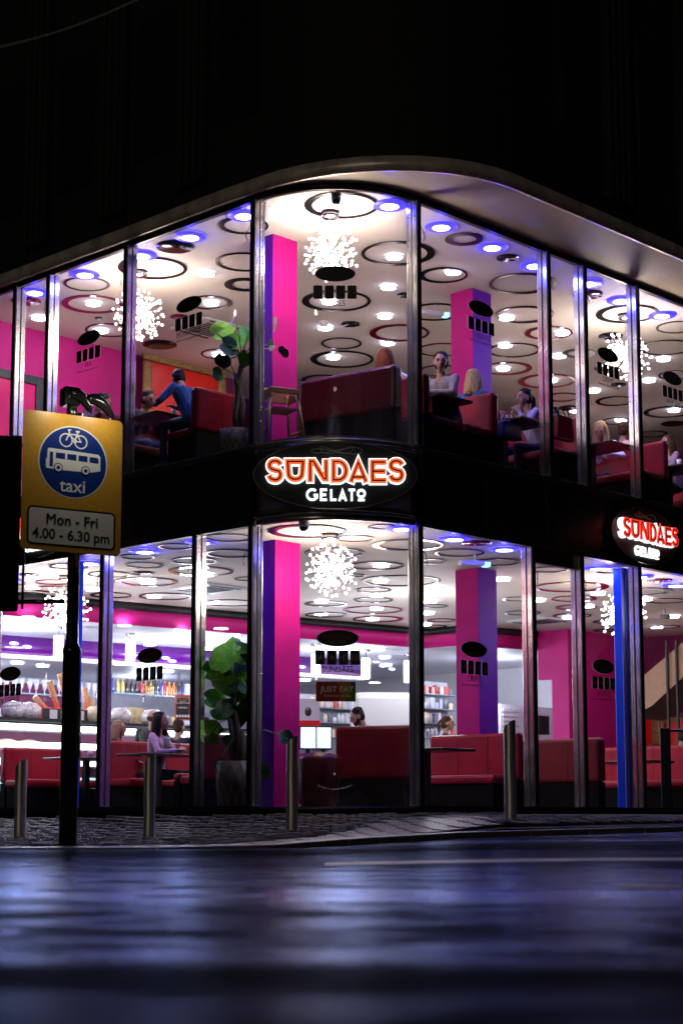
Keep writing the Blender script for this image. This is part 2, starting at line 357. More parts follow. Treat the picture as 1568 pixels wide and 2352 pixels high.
# boundary between cobbles (towards the building, left) and slabs
def setts_here(X, Y):
    ky = kerb(X)[0]; fy = facY(X); lim = lerp(ky+.75, ky+1.6, sm(X, -3, -.5)) if X < -.4 else lerp(ky+1.6, fy-.5, sm(X, -.4, 1.0))
    return Y > lim and X < 1.9
sett_me = MB(); rr = random.Random(3)
sett_me.add([(-.5,-.5,-.6),(.5,-.5,-.6),(.5,.5,-.6),(-.5,.5,-.6),(-.48,-.48,.2),(.48,-.48,.2),(.48,.48,.2),(-.48,.48,.2),(-.36,-.32,.5),(.36,-.32,.5),(.36,.32,.5),(-.36,.32,.5)],
    [(0,1,5,4),(1,2,6,5),(2,3,7,6),(3,0,4,7),(4,5,9,8),(5,6,10,9),(6,7,11,10),(7,4,8,11),(8,9,10,11)])
sett_mesh = sett_me.mesh('sett', M_sett)
cells = []
y = 14.6
row = 0
while y < 24.5:
    x = -6.0+(row % 2)*.09
    while x < 2.0:
        if y < facY(x)-.1 and y > kerb(x)[0]+.2 and setts_here(x, y): cells.append((x, y))
        x += .19
    y += .125; row += 1
def in_view(x, y): return abs(x/y) < .205
cells.sort(key=lambda c: (not in_view(*c), c[1]))
rest = MB()
for k, (x, y) in enumerate(cells):
    z = zp(x, y); dz = rr.uniform(-.006, .014); a = rr.uniform(-.08, .08); sx, sy = rr.uniform(.165, .18), rr.uniform(.10, .115)
    tilt = (zp(x, y+.05)-z)/.05
    if k < 300: inst('sett', sett_mesh, pav, (x, y, z+dz-.02), (math.atan(tilt)+rr.uniform(-.05,.05), rr.uniform(-.05,.05), a), (sx, sy, .06))
    else:
        Rm = Matrix.Rotation(a, 3, 'Z') @ Matrix.Rotation(math.atan(tilt), 3, 'X')
        rest.add([Rm @ Vector((p[0]*sx, p[1]*sy, p[2]*.06))+Vector((x, y, z+dz-.02)) for p in sett_me.v], sett_me.f)
o = rest.build('cobbles', M_sett, pav); o['kind'] = 'stuff'
# rectangular paving slabs along the kerb and to the right
slab_me = MB(); slab_me.add([(-.5,-.5,-1),(.5,-.5,-1),(.5,.5,-1),(-.5,.5,-1),(-.5,-.5,-.1),(.5,-.5,-.1),(.5,.5,-.1),(-.5,.5,-.1),(-.485,-.48,0),(.485,-.48,0),(.485,.48,0),(-.485,.48,0)], sett_me.f)
slab_mesh = slab_me.mesh('paving_slab', M_pave)
cells = []; rw = 0; q = -3.4
while q < 7.5:
    p = -5+(rw % 2)*.14
    while p < 7.5:
        X, Y = lerp(0, 1, 1)*(p*.72-q*.69), 17+p*.69+q*.72
        if X0 < X < 7 and kerb(X)[0]+.24 < Y < facY(X)-.12 and not setts_here(X, Y): cells.append((X, Y))
        p += .285
    q += .195; rw += 1
cells.sort(key=lambda c: (not in_view(*c), c[1]))
rest = MB()
for k, (x, y) in enumerate(cells):
    z = zp(x, y)+rr.uniform(-.003, .003); ty = math.atan((zp(x, y+.05)-zp(x, y-.05))/.1); tx = -math.atan((zp(x+.05, y)-zp(x-.05, y))/.1)
    if k < 300: inst('paving_slab', slab_mesh, pav, (x, y, z), (ty+rr.uniform(-.01,.01), tx+rr.uniform(-.01,.01), R_(43.8)), (.275, .186, .05))
    else:
        Rm = Matrix.Rotation(R_(43.8), 3, 'Z') @ Matrix.Rotation(tx, 3, 'Y') @ Matrix.Rotation(ty, 3, 'X')
        rest.add([Rm @ Vector((p[0]*.275, p[1]*.186, p[2]*.05))+Vector((x, y, z)) for p in slab_me.v], slab_me.f)
o = rest.build('paving', M_pave, pav); o['kind'] = 'stuff'
# worn road markings
M_mark = mat('worn_marking', (.085,.070,.040), .45, noise=.6, nscale=25, bump=.4, bscale=90)
def marking(pts, wd):
    mb = MB()
    for i in range(len(pts)-1):
        (x0, y0), (x1, y1) = pts[i], pts[i+1]
        mb.add([(x0, y0, zr(x0, y0)+.004), (x1, y1, zr(x1, y1)+.004), (x1, y1+wd, zr(x1, y1+wd)+.004), (x0, y0+wd, zr(x0, y0+wd)+.004)], [(0,1,2,3)])
    struct(mb.build('road_marking', M_mark))
marking([(-.1+.3*i, 10.1+.02*i) for i in range(14)], .42)
marking([(-4+.3*i, 7.9) for i in range(9)], .10)
marking([(1.22+.1*i, 7.5) for i in range(4)], .28)

# ------------------------------------------------------------ building shell
def onA(x, y, a):
    r = ray(x, y); t = (a+O.dot(dR))/r.dot(dR); return AB((r.x*t, r.y*t))[1], CH+r.z*t
def onB(x, y, b):
    r = ray(x, y); t = (b+O.dot(dL))/r.dot(dL); return AB((r.x*t, r.y*t))[0], CH+r.z*t
def fp(off=0.0, far=15, n=12, farb=None):
    farb = farb or far
    r = RC+off
    return [(far, -r)]+[(r*math.cos(R_(t)), r*math.sin(R_(t))) for t in [270-90*i/n for i in range(n+1)]]+[(-r, farb), (far, farb)]
bld = thing('restaurant_building', 'dark corner building with two glazed storeys of steel framed windows and a rounded corner', 'building', (O.x, O.y, 0), ANG)
mb = MB(); mb.prism(fp(.05), .2, .435); mb.build('plinth', M_base, bld)
# floors and ceilings
o = MB().prism(fp(-.05), .44, FL).build('floor', M_floor); inframe(o); struct(o)
o = MB().prism(fp(-.12), 4.35, FU).build('upper_floor', M_floor); inframe(o); struct(o)
# fascia between the storeys: flat black panels, bright metal trims, steel round the corner
def side_pt(side, s, off):
    return (-(RC+off), s) if side == 'L' else (s, -(RC+off))
def side_box(mb, side, s0, s1, o0, o1, z0, z1):
    if side == 'L': mb.box(-(RC+o1), -(RC+o0), s0, s1, z0, z1)
    else: mb.box(s0, s1, -(RC+o1), -(RC+o0), z0, z1)
def arc_strip(mb, o0, o1, z0, z1, n=20, e=0.0):
    vs = []
    for i in range(n+1):
        t = R_(270+e-(90+2*e)*i/n)
        for r in (RC+o0, RC+o1):
            for z in (z0, z1): vs.append((r*math.cos(t), r*math.sin(t), z))
    fs = []
    for i in range(n):
        k = 4*i; q = k+4
        fs += [(k+2, q+2, q+3, k+3), (k, k+1, q+1, q), (k+1, k+3, q+3, q+1), (k, q, q+2, k+2)]
    fs += [(0, 2, 3, 1), (4*n, 4*n+1, 4*n+3, 4*n+2)]
    mb.smooth = True; mb.add(vs, fs); mb.smooth = False
for side in 'LR':
    s = .10
    while s < 9.8:
        e = s+1.22; mb = MB(); side_box(mb, side, s+.004, e-.004, -.04, .05, 3.90, 4.66); mb.build('fascia_panel', M_fascia, bld, bevel=.004); s = e
    mb = MB(); side_box(mb, side, .08, 9.9, -.06, .045, 3.79, 3.895); mb.build('window_head', M_black, bld)
    mb = MB(); side_box(mb, side, .08, 9.9, -.06, .06, 4.665, 4.75); mb.build('window_sill', mat('sill_metal', (.10,.10,.10), .35, .8, noise=.2), bld, bevel=.006)
    mb = MB(); side_box(mb, side, .08, 9.9, -.05, .035, .436, .50); mb.build('bottom_rail', M_black, bld)
    mb = MB(); side_box(mb, side, .08, 9.9, -.03, .03, 7.80, 7.875); mb.build('top_rail', M_black, bld)
for z0, z1, o1, m_, nm in ((3.79, 3.85, .03, M_corner, 'corner_window_head'), (3.855, 3.90, .05, M_steel, 'corner_trim'), (3.905, 4.655, .028, M_corner, 'corner_fascia'), (4.66, 4.70, .05, M_steel, 'corner_trim'), (4.705, 4.76, .03, M_corner, 'corner_window_sill'), (7.80, 7.875, .03, M_black, 'corner_top_rail'), (.436, .49, .035, M_black, 'corner_bottom_rail')):
    mb = MB(); arc_strip(mb, -.05, o1, z0, z1); mb.build(nm, m_, bld)
# mullions
def mullion(side, s, z0, z1, mm=None, w=.06):
    root = MB(); side_box(root, side, s-w/2, s+w/2, -.085, .075, z0, z1)
    o = root.build('mullion', mm or M_steel, bld, bevel=.004)
    cap = MB(); side_box(cap, side, s-w/2-.008, s+w/2+.008, .077, .095, z0, z1); cap.build('front_cap', M_black, o)
    e = 1 if side == 'L' else 1
    gk = MB(); side_box(gk, side, s-w/2-.004, s+w/2+.004, -.014, .008, z0+.01, z1-.01); gk.build('gasket', M_rubber, o)
    sc = MB()
    for k in range(10):
        z = lerp(z0+.2, z1-.2, k/9)
        for of in (-.05, .042): side_box(sc, side, s-w/2-.004, s+w/2+.004, of-.005, of+.005, z-.005, z+.005)
    q = sc.build('rivets', M_black, o); q['kind'] = 'stuff'
    return o
UL = [fac(590, 700, 'L')[0], fac(297, 800, 'L')[0], fac(119, 800, 'L')[0], fac(43, 800, 'L')[0], fac(-60, 800, 'L')[0]]
LL = [fac(591, 1500, 'L')[0], fac(456, 1500, 'L')[0], fac(243, 1500, 'L')[0], fac(-12, 1500, 'L')[0]]
UR = [fac(943, 700, 'R')[0], fac(1252, 900, 'R')[0], fac(1336, 900, 'R')[0], fac(1457, 900, 'R')[0], fac(1590, 900, 'R')[0]]
LR = [fac(950, 1500, 'R')[0], fac(1215, 1500, 'R')[0], fac(1328, 1500, 'R')[0], fac(1461, 1500, 'R')[0], fac(1640, 1500, 'R')[0]]
for side, lst, z0, z1 in (('L', UL, 4.765, 7.80), ('L', LL, .50, 3.785), ('R', UR, 4.765, 7.80), ('R', LR, .50, 3.785)):
    lst[0] = .03
    for s in lst: mullion(side, s, z0, z1)
# white steel posts behind the glass, their blue lamplight put into the colours
M_bluep = mat('blue_lit_post', (.012,.10,.85), .3, .5); M_bluel = mat('pale_lit_flange', (.34,.33,.95), .3, .2)
for s, side in ((fac(1433, 1700, 'R', -.22)[0], 'R'), (fac(166, 1700, 'L', -.22)[0], 'L')):
    mb = MB(); side_box(mb, side, s-.07, s+.07, -.30, -.16, .50, 3.78); q = mb.build('steel_post', M_bluep, bld, bevel=.01); mb = MB(); side_box(mb, side, s-.085, s+.085, -.158, -.145, .50, 3.78); mb.build('flange', M_bluel, q); mb = MB(); side_box(mb, side, s-.02, s+.02, -.144, -.135, .50, 3.78); mb.build('groove', M_bluep, q)
# panes
def pane(side, s0, s1, z0, z1):
    mb = MB(); side_box(mb, side, s0+.032, s1-.032, -.003, .003, z0, z1); return mb.build('window_pane', M_glass, bld)
def cpane(z0, z1):
    mb = MB(); arc_strip(mb, -.004, .004, z0, z1, 18, -1.6); return mb.build('curved_pane', M_glass, bld)
PU = [pane('L', a, b, 4.765, 7.80) for a, b in zip(UL, UL[1:])]; PL = [pane('L', a, b, .50, 3.785) for a, b in zip(LL, LL[1:])]
QU = [pane('R', a, b, 4.765, 7.80) for a, b in zip(UR, UR[1:])]; QL = [pane('R', a, b, .50, 3.785) for a, b in zip(LR, LR[1:])]
CUp = cpane(4.765, 7.80); CLp = cpane(.50, 3.785)
mb = MB(); side_box(mb, 'R', LR[1]+.035, LR[2]-.035, -.05, .03, 3.60, 3.785); mb.build('door_head', M_black, bld)
# eaves: cream soffit with a metal edge, curving wide round the corner
EV = [(-1.37, 10), (-1.37, 5.5), (-1.37, 2.5), (-1.39, .6)]+[(-1.37+2.05*(1-math.cos(R_(t))), -.05-2.28*math.sin(R_(t))) for t in range(0, 91, 9)]+[(2.4, -2.33), (5, -2.33), (10, -2.33)]
inner = [(-1.27, 10), (-1.27, 5.5), (-1.27, 2.5), (-1.27, .6)]
sof = EV+[(10, 1.5), (1.5, 1.5), (1.5, 10)]
MB().prism(sof, 7.878, 7.93).build('soffit', M_soffit, bld)
def strip(mb, path, off, z0, z1):
    n = len(path); vs = []
    for i, p in enumerate(path):
        a = Vector(path[max(i-1, 0)]); b = Vector(path[min(i+1, n-1)]); d = (b-a).normalized(); nn = Vector((-d.y, d.x))
        for o_ in (0, off):
            for z in (z0, z1): vs.append((p[0]-nn.x*o_, p[1]-nn.y*o_, z))
    fs = []
    for i in range(n-1):
        k = 4*i; q = k+4; fs += [(k, q, q+1, k+1), (k+2, k+3, q+3, q+2), (k+1, q+1, q+3, k+3), (k, k+2, q+2, q)]
    fs += [(0, 1, 3, 2), (4*n-4, 4*n-2, 4*n-1, 4*n-3)]
    mb.smooth = True; mb.add(vs, fs); mb.smooth = False
mb = MB(); strip(mb, EV, .05, 7.86, 8.04); mb.build('eaves_trim', mat('eaves_metal', (.72,.62,.54), .35, .35, noise=.3, nscale=4, rn=.1), bld)
# unlit upper storeys
up = [(p[0], p[1]) for p in EV]+[(10, 9), (1, 10)]
MB().prism(up, 8.05, 15).build('upper_storeys', M_brick, bld)
for side, s in (('L', .3), ('L', 1.9), ('L', 3.6), ('L', 5.2)):
    for k in range(4):
        mb = MB(); y = s+.55+.1*k*0; mb.box(-1.50, -1.375, y+k*.14, y+k*.14+.09, 8.25, 14.9); mb.build('pilaster', M_stone, bld, bevel=.02)
    mb = MB(); mb.box(-1.40, -1.375, s-.35, s+.40, 8.9, 10.8); q = mb.build('window', M_black, bld); mb = MB(); mb.box(-1.41, -1.402, s-.30, s+.35, 8.95, 10.75); mb.build('pane', mat('dark_glass', (.01,.01,.012), .05, coat=1), q)
for s in (2.0, 3.7, 5.4, 7.1):
    for k in range(4):
        mb = MB(); mb.box(s+.55+k*.14, s+.64+k*.14, -2.46, -2.335, 8.25, 14.9); mb.build('pilaster', M_stone, bld, bevel=.02)
    mb = MB(); mb.box(s-.40, s+.35, -2.36, -2.335, 8.9, 10.8); q = mb.build('window', M_black, bld); mb = MB(); mb.box(s-.35, s+.30, -2.37, -2.362, 8.95, 10.75); mb.build('pane', MATS['dark_glass'], q)
# columns
def column(name, a, b, sz, z0, z1):
    mb = MB(); mb.box(a, a+sz, b, b+sz, z0, z1)
    # face order: bottom, top, -b, +a, +b, -a
    for k, mi in zip(range(6), (0, 0, 0, 0, 1, 1)): mb.m[k] = mi
    return mb
for z0, z1, s in ((FU, CU-.003, 0), (FL, CL-.003, 0)):
    a, b = abz(627, 535, CU) if z0 == FU else abz(632, 1239, CL)
    mb = column('c', a, b, .44, z0, z1); mb.m[2] = 1 if False else 0; mb.build('column', [M_magc, M_pur], bld, bevel=.006)
    a, b = abz(1085, 660, CU) if z0 == FU else abz(1097, 1303, CL)
    mb = column('c', a, b, .41, z0, z1); mb.m[2] = 1; mb.m[5] = 0; mb.build('column', [M_magc, M_pur], bld, bevel=.006)
# ------------------------------------------------------------ interior walls
def wallbox(nm, m_, a0, a1, b0, b1, z0, z1, par=None):
    o = MB().box(a0, a1, b0, b1, z0, z1).build(nm, m_, par)
    if not par: inframe(o); struct(o)
    return o
wl = wallbox('upper_left_wall', M_mag, -1.2, 1.95, 6.5, 6.62, FU, CU)
wallbox('upper_left_wall', M_plum, 1.95, 4.2, 6.5, 6.62, FU, CU)
wallbox('upper_side_wall', M_plum, 4.1, 4.2, 6.63, 12, FU, CU)
wallbox('upper_back_wall', mat('grey_wall', (.25,.24,.24), .6, noise=.2), 4.2, 14.4, 12, 12.1, FU, CU)
wallbox('upper_right_wall', M_plum, 14.4, 14.5, -1.2, 12, FU, CU)
wallbox('upper_stair_wall', mat('rose_paint', (.62,.06,.10), .5, noise=.1), 8.2, 10.4, 4.0, 4.1, FU, 7.55)
# ceilings with black and mirrored rings, lights
def mkceil(nm, poly, z0, z1):
    o = MB().prism(poly, z0, z1).build(nm, M_ceil); inframe(o); struct(o); return o
cu = mkceil('upper_ceiling', fp(-.02, 14.6), CU, 7.87)
cl_poly = [(14.6, -1.28)]+fp(-.02, 14.6)[1:-2]+[(-1.28, 7.45), (3.5, 6.72), (8.55, 5.98), (8.55, 5.1), (10.2, 4.75), (14.6, 4.75)]
cl = mkceil('lower_ceiling', cl_poly, CL, 3.86)
RD = {}
def ring(par, zc, x, y, hw, kind, m_):
    p = atz(x, y, zc); r = hw*p.y/F; a, b = AB(p)
    if a > 14.3 or b > 11.8: return
    mb = MB(); n = 28 if hw > 30 else 20
    # crescent: the hole is shifted along the screen's x, i.e. along (dR - dL)
    sh = {'c': .06, 'C': -.06, 'r': 0, 'd': 0, 't': 0}[kind]*r
    ux, uy = math.cos(-ANG), math.sin(-ANG)
    if kind == 'd': mb.lathe([(.001, 0), (r, 0), (r, .012), (.001, .012)], n, cap=False)
    else:
        ri = r*{'c': .85, 'C': .85, 'r': .90, 't': .66}[kind]
        vs = []
        for i in range(n):
            t = 2*math.pi*i/n; c, s_ = math.cos(t), math.sin(t)
            vs += [(r*c, r*s_, 0), (ri*c+sh*ux, ri*s_+sh*uy, 0), (r*c, r*s_, .012), (ri*c+sh*ux, ri*s_+sh*uy, .012)]
        fs = []
        for i in range(n):
            k = 4*i; q = 4*((i+1) % n); fs += [(k, k+1, q+1, q), (k, q, q+2, k+2), (k+1, k+3, q+3, q+1)]
        mb.add(vs, fs)
    mb.build('ceiling_disc' if kind == 'd' else 'ceiling_ring', m_, par, (a, b, zc-.014-.0004*(len(par.children) % 9)))
K, C_, MM = M_ring, M_chrome, M_ringm
UPR = [(784,470,89,'c',K),(560,516,59,'c',K),(402,565,46,'d',K),(560,600,68,'r',K),(350,614,82,'c',K),(200,651,54,'r',K),(212,697,72,'c',MM),(563,652,50,'t',K),(480,693,54,'C',K),(250,757,56,'r',K),(412,726,22,'d',MM),(367,790,40,'d',K),(226,729,9,'d',K),(60,690,35,'d',MM),
(914,580,88,'C',K),(1065,547,45,'t',K),(1165,590,27,'d',K),(1018,630,58,'c',K),(1200,650,80,'C',K),(772,690,82,'c',K),(805,743,23,'d',K),(930,676,20,'d',K),(1000,715,68,'r',K),(1205,721,69,'C',K),(1260,763,56,'c',MM),(917,763,71,'c',MM),(784,787,48,'r',K),(785,824,75,'c',K),(1015,802,58,'r',MM),(1180,803,62,'r',K),(1165,845,58,'C',MM),(1255,874,67,'c',MM),(1328,810,39,'t',K),(1440,719,74,'c',K),(1350,675,36,'d',MM),(1402,770,29,'d',K),(1555,750,50,'r',K),(1530,797,66,'r',K),(1383,845,20,'t',K),(1420,882,18,'d',K),(1412,920,46,'c',K),(1290,911,42,'c',K),(1305,936,25,'d',K),(1532,945,56,'c',K),(1415,966,35,'r',K),(1545,972,28,'d',K),(1500,996,34,'C',K),(740,872,50,'c',K),(505,812,45,'r',K),(1010,850,50,'r',MM),(1550,860,40,'r',K)]
for q in UPR: ring(cu, CU, *q)
LOR = [(157,1300,46,'r',C_),(66,1319,24,'d',C_),(122,1336,42,'r',MM),(125,1352,55,'c',MM),(60,1366,50,'r',K),(250,1318,50,'r',C_),(335,1335,74,'c',C_),(331,1297,45,'r',C_),(327,1315,27,'d',C_),(316,1278,40,'r',C_),(404,1254,42,'r',C_),(445,1287,54,'r',K),(461,1311,76,'c',C_),(380,1369,62,'r',K),(254,1366,48,'c',K),(530,1270,60,'r',K),(525,1233,56,'r',C_),(571,1328,33,'r',C_),(530,1384,60,'r',K),
(707,1219,92,'c',K),(878,1209,34,'c',C_),(814,1235,47,'r',C_),(936,1250,84,'c',C_),(1055,1268,58,'r',C_),(990,1288,36,'r',K),(768,1268,70,'r',K),(865,1298,64,'r',C_),(921,1333,92,'r',K),(857,1354,42,'r',C_),(857,1377,46,'r',C_),(748,1386,50,'c',K),(856,1400,70,'r',MM),(868,1421,59,'C',MM),(748,1411,48,'r',K),(816,1320,24,'r',C_),(1012,1424,34,'c',MM),(1000,1438,27,'C',K),(1000,1391,28,'r',K),(1094,1246,36,'d',MM),
(1140,1290,56,'r',C_),(1262,1307,45,'r',C_),(1312,1347,87,'C',MM),(1318,1374,53,'C',MM),(1322,1394,48,'c',MM),(1313,1413,45,'c',K),(1200,1407,42,'r',K),(1192,1375,38,'r',C_),(1400,1311,32,'c',MM),(1514,1332,30,'d',MM),(1479,1358,66,'C',K),(1530,1379,46,'r',MM),(1390,1427,30,'c',K),(1526,1439,36,'r',MM),(1390,1447,28,'c',K),(640,1330,40,'r',C_),(190,1385,50,'r',K),(20,1338,40,'r',K),(475,1345,40,'r',K)]
for q in LOR: ring(cl, CL, *q)
dl = MB(); dl.lathe([(.001, .004), (.100, .004), (.104, 0), (.122, 0), (.125, .012), (.001, .012)], 18, cap=False)
dl_rim = MB(); dl_rim.lathe([(.106, .0), (.124, .0), (.128, .014), (.106, .014)], 18, cap=False)
dl_in = MB(); dl_in.lathe([(.001, -.004), (.108, -.004), (.110, .012), (.001, .012)], 18, cap=False)
me_rim = dl_rim.mesh('downlight_rim', M_white); me_in = dl_in.mesh('downlight_lens', M_lamp); me_inb = dl_in.mesh('downlight_lens', M_lampb)
hr = MB(); hr.lathe([(.108, .0), (.205, .010), (.205, .016), (.108, .016)], 22, cap=False); me_halo = hr.mesh('painted_blue_halo', mat('blue_halo_glow', (.02,.02,.1), .5, emis=(.04,.025,1.), est=2.8))  # glowing ring added to paint the blue halo round each lens
def downlight(par, zc, x, y, blue=False, e=0, halo=None):
    p = atz(x, y, zc); a, b = AB(p)
    if a > 14.3 or b > 11.9: return
    o = inst('downlight', me_rim, par, (a, b, zc-.03)); inst('lens', me_inb if blue else me_in, o, (0, 0, 0))
    if blue: inst('painted_blue_halo', me_halo, o, (0, 0, 0))
    if blue: light('blue_glow', 'POINT', (a, b, zc-.09), e or 8, (.04, .03, 1.), .03, par); sp_ = light('blue_spot', 'SPOT', (a, b, zc-.06), 26, (.05,.08,1.), .04, par, spot_size=R_(160), spot_blend=.6)
    else: light('downlight_glow', 'POINT', (a, b, zc-.12), e or 1.1, (.70, .60, 1.), .04, par); light('room_glow', 'POINT', (a, b, zc-.75), 3.2, (1,.80,.72), .15, par)
for x, y in [(905,586),(1040,621),(892,656),(756,690),(884,723),(747,750),(765,818),(890,785),(475,625),(214,694),(232,757),(485,693),(90,727),(503,812),(1163,727),(1160,790),(1155,844),(1291,762),(1284,815),(1265,871),(1363,895),(1523,822),(1490,871),(1547,940),(1425,962),(1322,941)]: downlight(cu, CU, x, y)
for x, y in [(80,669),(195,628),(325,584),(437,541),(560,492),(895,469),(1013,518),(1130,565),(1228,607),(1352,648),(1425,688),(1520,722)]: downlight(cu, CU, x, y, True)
for x, y in [(340,1335),(213,1351),(354,1368),(489,1381),(473,1317),(875,1296),(873,1332),(865,1365),(738,1379),(865,1395),(737,1408),(855,1420),(1000,1347),(988,1379),(982,1406),(976,1432),(1154,1328),(1236,1376),(1349,1390),(1373,1361),(1482,1374),(1508,1438),(1545,1414),(1305,1416),(75,1347)]: downlight(cl, CL, x, y)
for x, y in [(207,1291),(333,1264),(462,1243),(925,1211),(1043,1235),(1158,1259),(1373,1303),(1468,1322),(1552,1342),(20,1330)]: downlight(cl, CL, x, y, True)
# air-conditioning cassettes
for par, zc, x, y in ((cl, CL, 480, 1350), (cl, CL, 1240, 1425), (cu, CU, 480, 752)):
    p = atz(x, y, zc); a, b = AB(p); c = MB().box(a-.42, a+.42, b-.42, b+.42, zc-.03, zc-.001).build('ceiling_vent', M_white, par, bevel=.01)
    g = MB()
    for k in range(7): g.box(a-.26, a+.26, b-.26+k*.08, b-.22+k*.08, zc-.037, zc-.0305)
    g.build('grille', M_rubber, c)
    for s_ in (-.38, .34): MB().box(a-.3, a+.3, b+s_, b+s_+.04, zc-.038, zc-.0305).build('slot', M_rubber, c)
# smoke detector, emergency light, dome camera
for par, zc, x, y, lab in ((cu, CU, 743, 738, 'small white smoke detector on the upper ceiling behind the corner window'),):
    a, b = abz(x, y, zc); o = thing('smoke_detector', lab, 'smoke detector', W(a, b, zc)); MB().lathe([(.001,-.07),(.05,-.07),(.075,-.035),(.08,-.002),(.001,-.002)], 16, cap=False).build('cover', M_white, o)
for zc, x, y, lab in ((CU, 772, 443, 'grey dome camera at the ceiling edge of the upper corner window'), (CL, 692, 1196, 'grey dome camera at the ceiling edge of the lower corner window')):
    a, b = abz(x, y, zc); o = thing('dome_camera', lab, 'security camera', W(a*.93, b*.93, zc)); MB().lathe([(.06,-.001),(.065,-.06)], 14).build('mount', M_white, o); MB().ball((0,0,-.065), (.055,.055,.05), 12, 8).build('dome', M_ring, o)
for zc, x, y, lab in ((CU, 1000, 700, 'clear emergency light box on the upper ceiling beside the magenta column'), (CL, 1090, 1272, 'clear emergency light with a blue lamp on the lower ceiling before the column')):
    a, b = abz(x, y, zc); o = thing('emergency_light', lab, 'emergency light', W(a, b, zc-.16), R_(20)); MB().box(-.22,.22,-.05,.05,0,.07).build('housing', M_white, o, bevel=.015); MB().box(.12,.2,-.052,.052,-.006,.05).build('lamp', mat('led_teal', (1,1,1), .5, emis=(.2,.8,1.), est=2.5), o); MB().tube([(0,0,.07),(0,0,.158)], .012).build('stem', M_white, o)
# security camera lower right
a, b = abz(1525, 1400, CL); o = thing('bullet_camera', 'small grey bullet camera on the lower ceiling at the far right', 'security camera', W(a, b, CL), R_(-60)); MB().tube([(0,0,0),(0,0,-.09)], .02).build('mount', M_white, o); MB().tube([(-.08,0,-.12),(.10,0,-.13)], .04, 12).build('body', mat('grey_plastic', (.2,.2,.2), .4), o)

# chandeliers
arm = MB(); beads = MB()
arm.tube([(0,0,.05),(.01,0,.16),(.05,0,.24),(.03,0,.31),(-.02,0,.36)], .0035, 5)
arm.tube([(.05,0,.24),(.10,0,.26),(.10,0,.32)], .003, 5)
arm_me = arm.mesh('arm', M_arm); beads.ball((-.02,0,.375), .020, 8, 6); beads.ball((.10,0,.335), .018, 8, 6); beads.ball((.055,0,.25), .011, 6, 5)
bead_me = beads.mesh('beads', M_bead); bulb_me = MB().ball((0,0,.20), (.024,.024,.04), 8, 6).mesh('bulb', M_bulb)
def chandelier(x, y, yc, zc, lab, depthz=None, e=150, sc=1.0):
    """x, y: where the centre is seen; zc: ceiling"""
    Yd = atz(x, yc, zc).y; p = aty(x, y, Yd); drop = zc-p.z
    t = thing('chandelier', lab, 'chandelier', p, 0, 'crystal burst chandeliers')
    MB().lathe([(.001, drop), (.10, drop), (.10, drop-.03), (.12, drop-.05), (.10, drop-.08), (.001, drop-.09)], 20, cap=False).build('canopy', M_steel, t)
    MB().tube([(0,0,drop-.08),(0,0,.03)], .004, 6).build('rod', M_arm, t)
    MB().ball((0,0,0), .05, 14, 10).build('core', M_arm, t)
    rn = random.Random(int(x)); n = 46
    for k in range(n):
        z = 1-2*(k+.5)/n; ph = k*2.39996+rn.uniform(-.2,.2)
        d = Vector((math.sqrt(1-z*z)*math.cos(ph), math.sqrt(1-z*z)*math.sin(ph), z)); q = d.to_track_quat('Z', 'Y'); e_ = (q @ Matrix.Rotation(rn.uniform(0,6.28),4,'Z').to_quaternion()).to_euler()
        s_ = rn.uniform(.82, 1.05)*sc; o = inst('arm', arm_me, t, (0,0,0), e_, (s_, s_, s_)); inst('beads', bead_me, o)
        if k % 2 == 0: inst('bulb', bulb_me, o)
    light('chandelier_light', 'POINT', (0,0,0), e, (1, .82, .68), .26, t)
chandelier(758, 580, 486, CU, 'burst chandelier behind the upper corner window below the big ring', e=180, sc=.95)
chandelier(318, 722, 622, CU, 'burst chandelier behind the mullion of the upper left windows', sc=.98)
chandelier(1438, 818, 722, CU, 'burst chandelier behind the narrow windows at the upper right')
chandelier(758, 1310, 1226, CL, 'burst chandelier behind the lower corner window beside the magenta column', sc=.9, e=115)
chandelier(150, 1400, 1322, CL, 'burst chandelier behind the sign pole at lower left', sc=.95, e=110)
chandelier(1428, 1410, 1330, CL, 'burst chandelier behind the blue-lit post at lower right', sc=.95, e=110)
for x, y, lab in ((1355, 990, 'small distant burst lamp low on the upper ceiling at right'),):
    pass
a, b = 9.6, 2.3
# ------------------------------------------------------------ lower floor: bulkheads, bar ceilings, walls
def wstrip(nm, m_, path, off, z0, z1):
    mb = MB(); strip(mb, path, off, z0, z1); o = mb.build(nm, m_); inframe(o); struct(o); return o
B1 = [(-1.25, 7.42), (3.5, 6.70), (8.55, 5.96), (8.57, 5.1), (10.2, 4.74)]
wstrip('bulkhead', M_mag, B1, -.08, 3.45, 3.80)
wstrip('bulkhead_edge', M_black, [(p[0]-.03, p[1]-.05) for p in B1], .06, 3.68, 3.795)
M_ceil2 = mat('bar_ceiling_paint', (.84,.85,.88), .5, noise=.03)
o = MB().prism([(-1.25, 7.5), (3.5, 6.79), (8.6, 6.05), (8.66, 5.2), (10.2, 4.83), (13, 4.83), (13, 12.9), (-1.25, 12.9)], 3.45, 3.50).build('bar_ceiling', M_ceil2); inframe(o); struct(o); bc = o
B2 = [(-1.25, 10.1), (5.5, 9.12), (9.7, 8.5), (9.8, 9.6)]
wstrip('bar_bulkhead', M_purd, B2, -.10, 3.13, 3.449)
wstrip('light_cove', mat('cove_light', (1,1,1), .5, emis=(1, .90, .92), est=2.2), [(p[0], p[1]+.02) for p in B2[:3]], .05, 3.085, 3.128)
o = MB().prism([(-1.25, 10.2), (5.5, 9.25), (9.7, 8.6), (9.7, 12.9), (-1.25, 12.9)], 3.07, 3.12).build('back_ceiling', M_ceil2); inframe(o); struct(o); bc3 = o
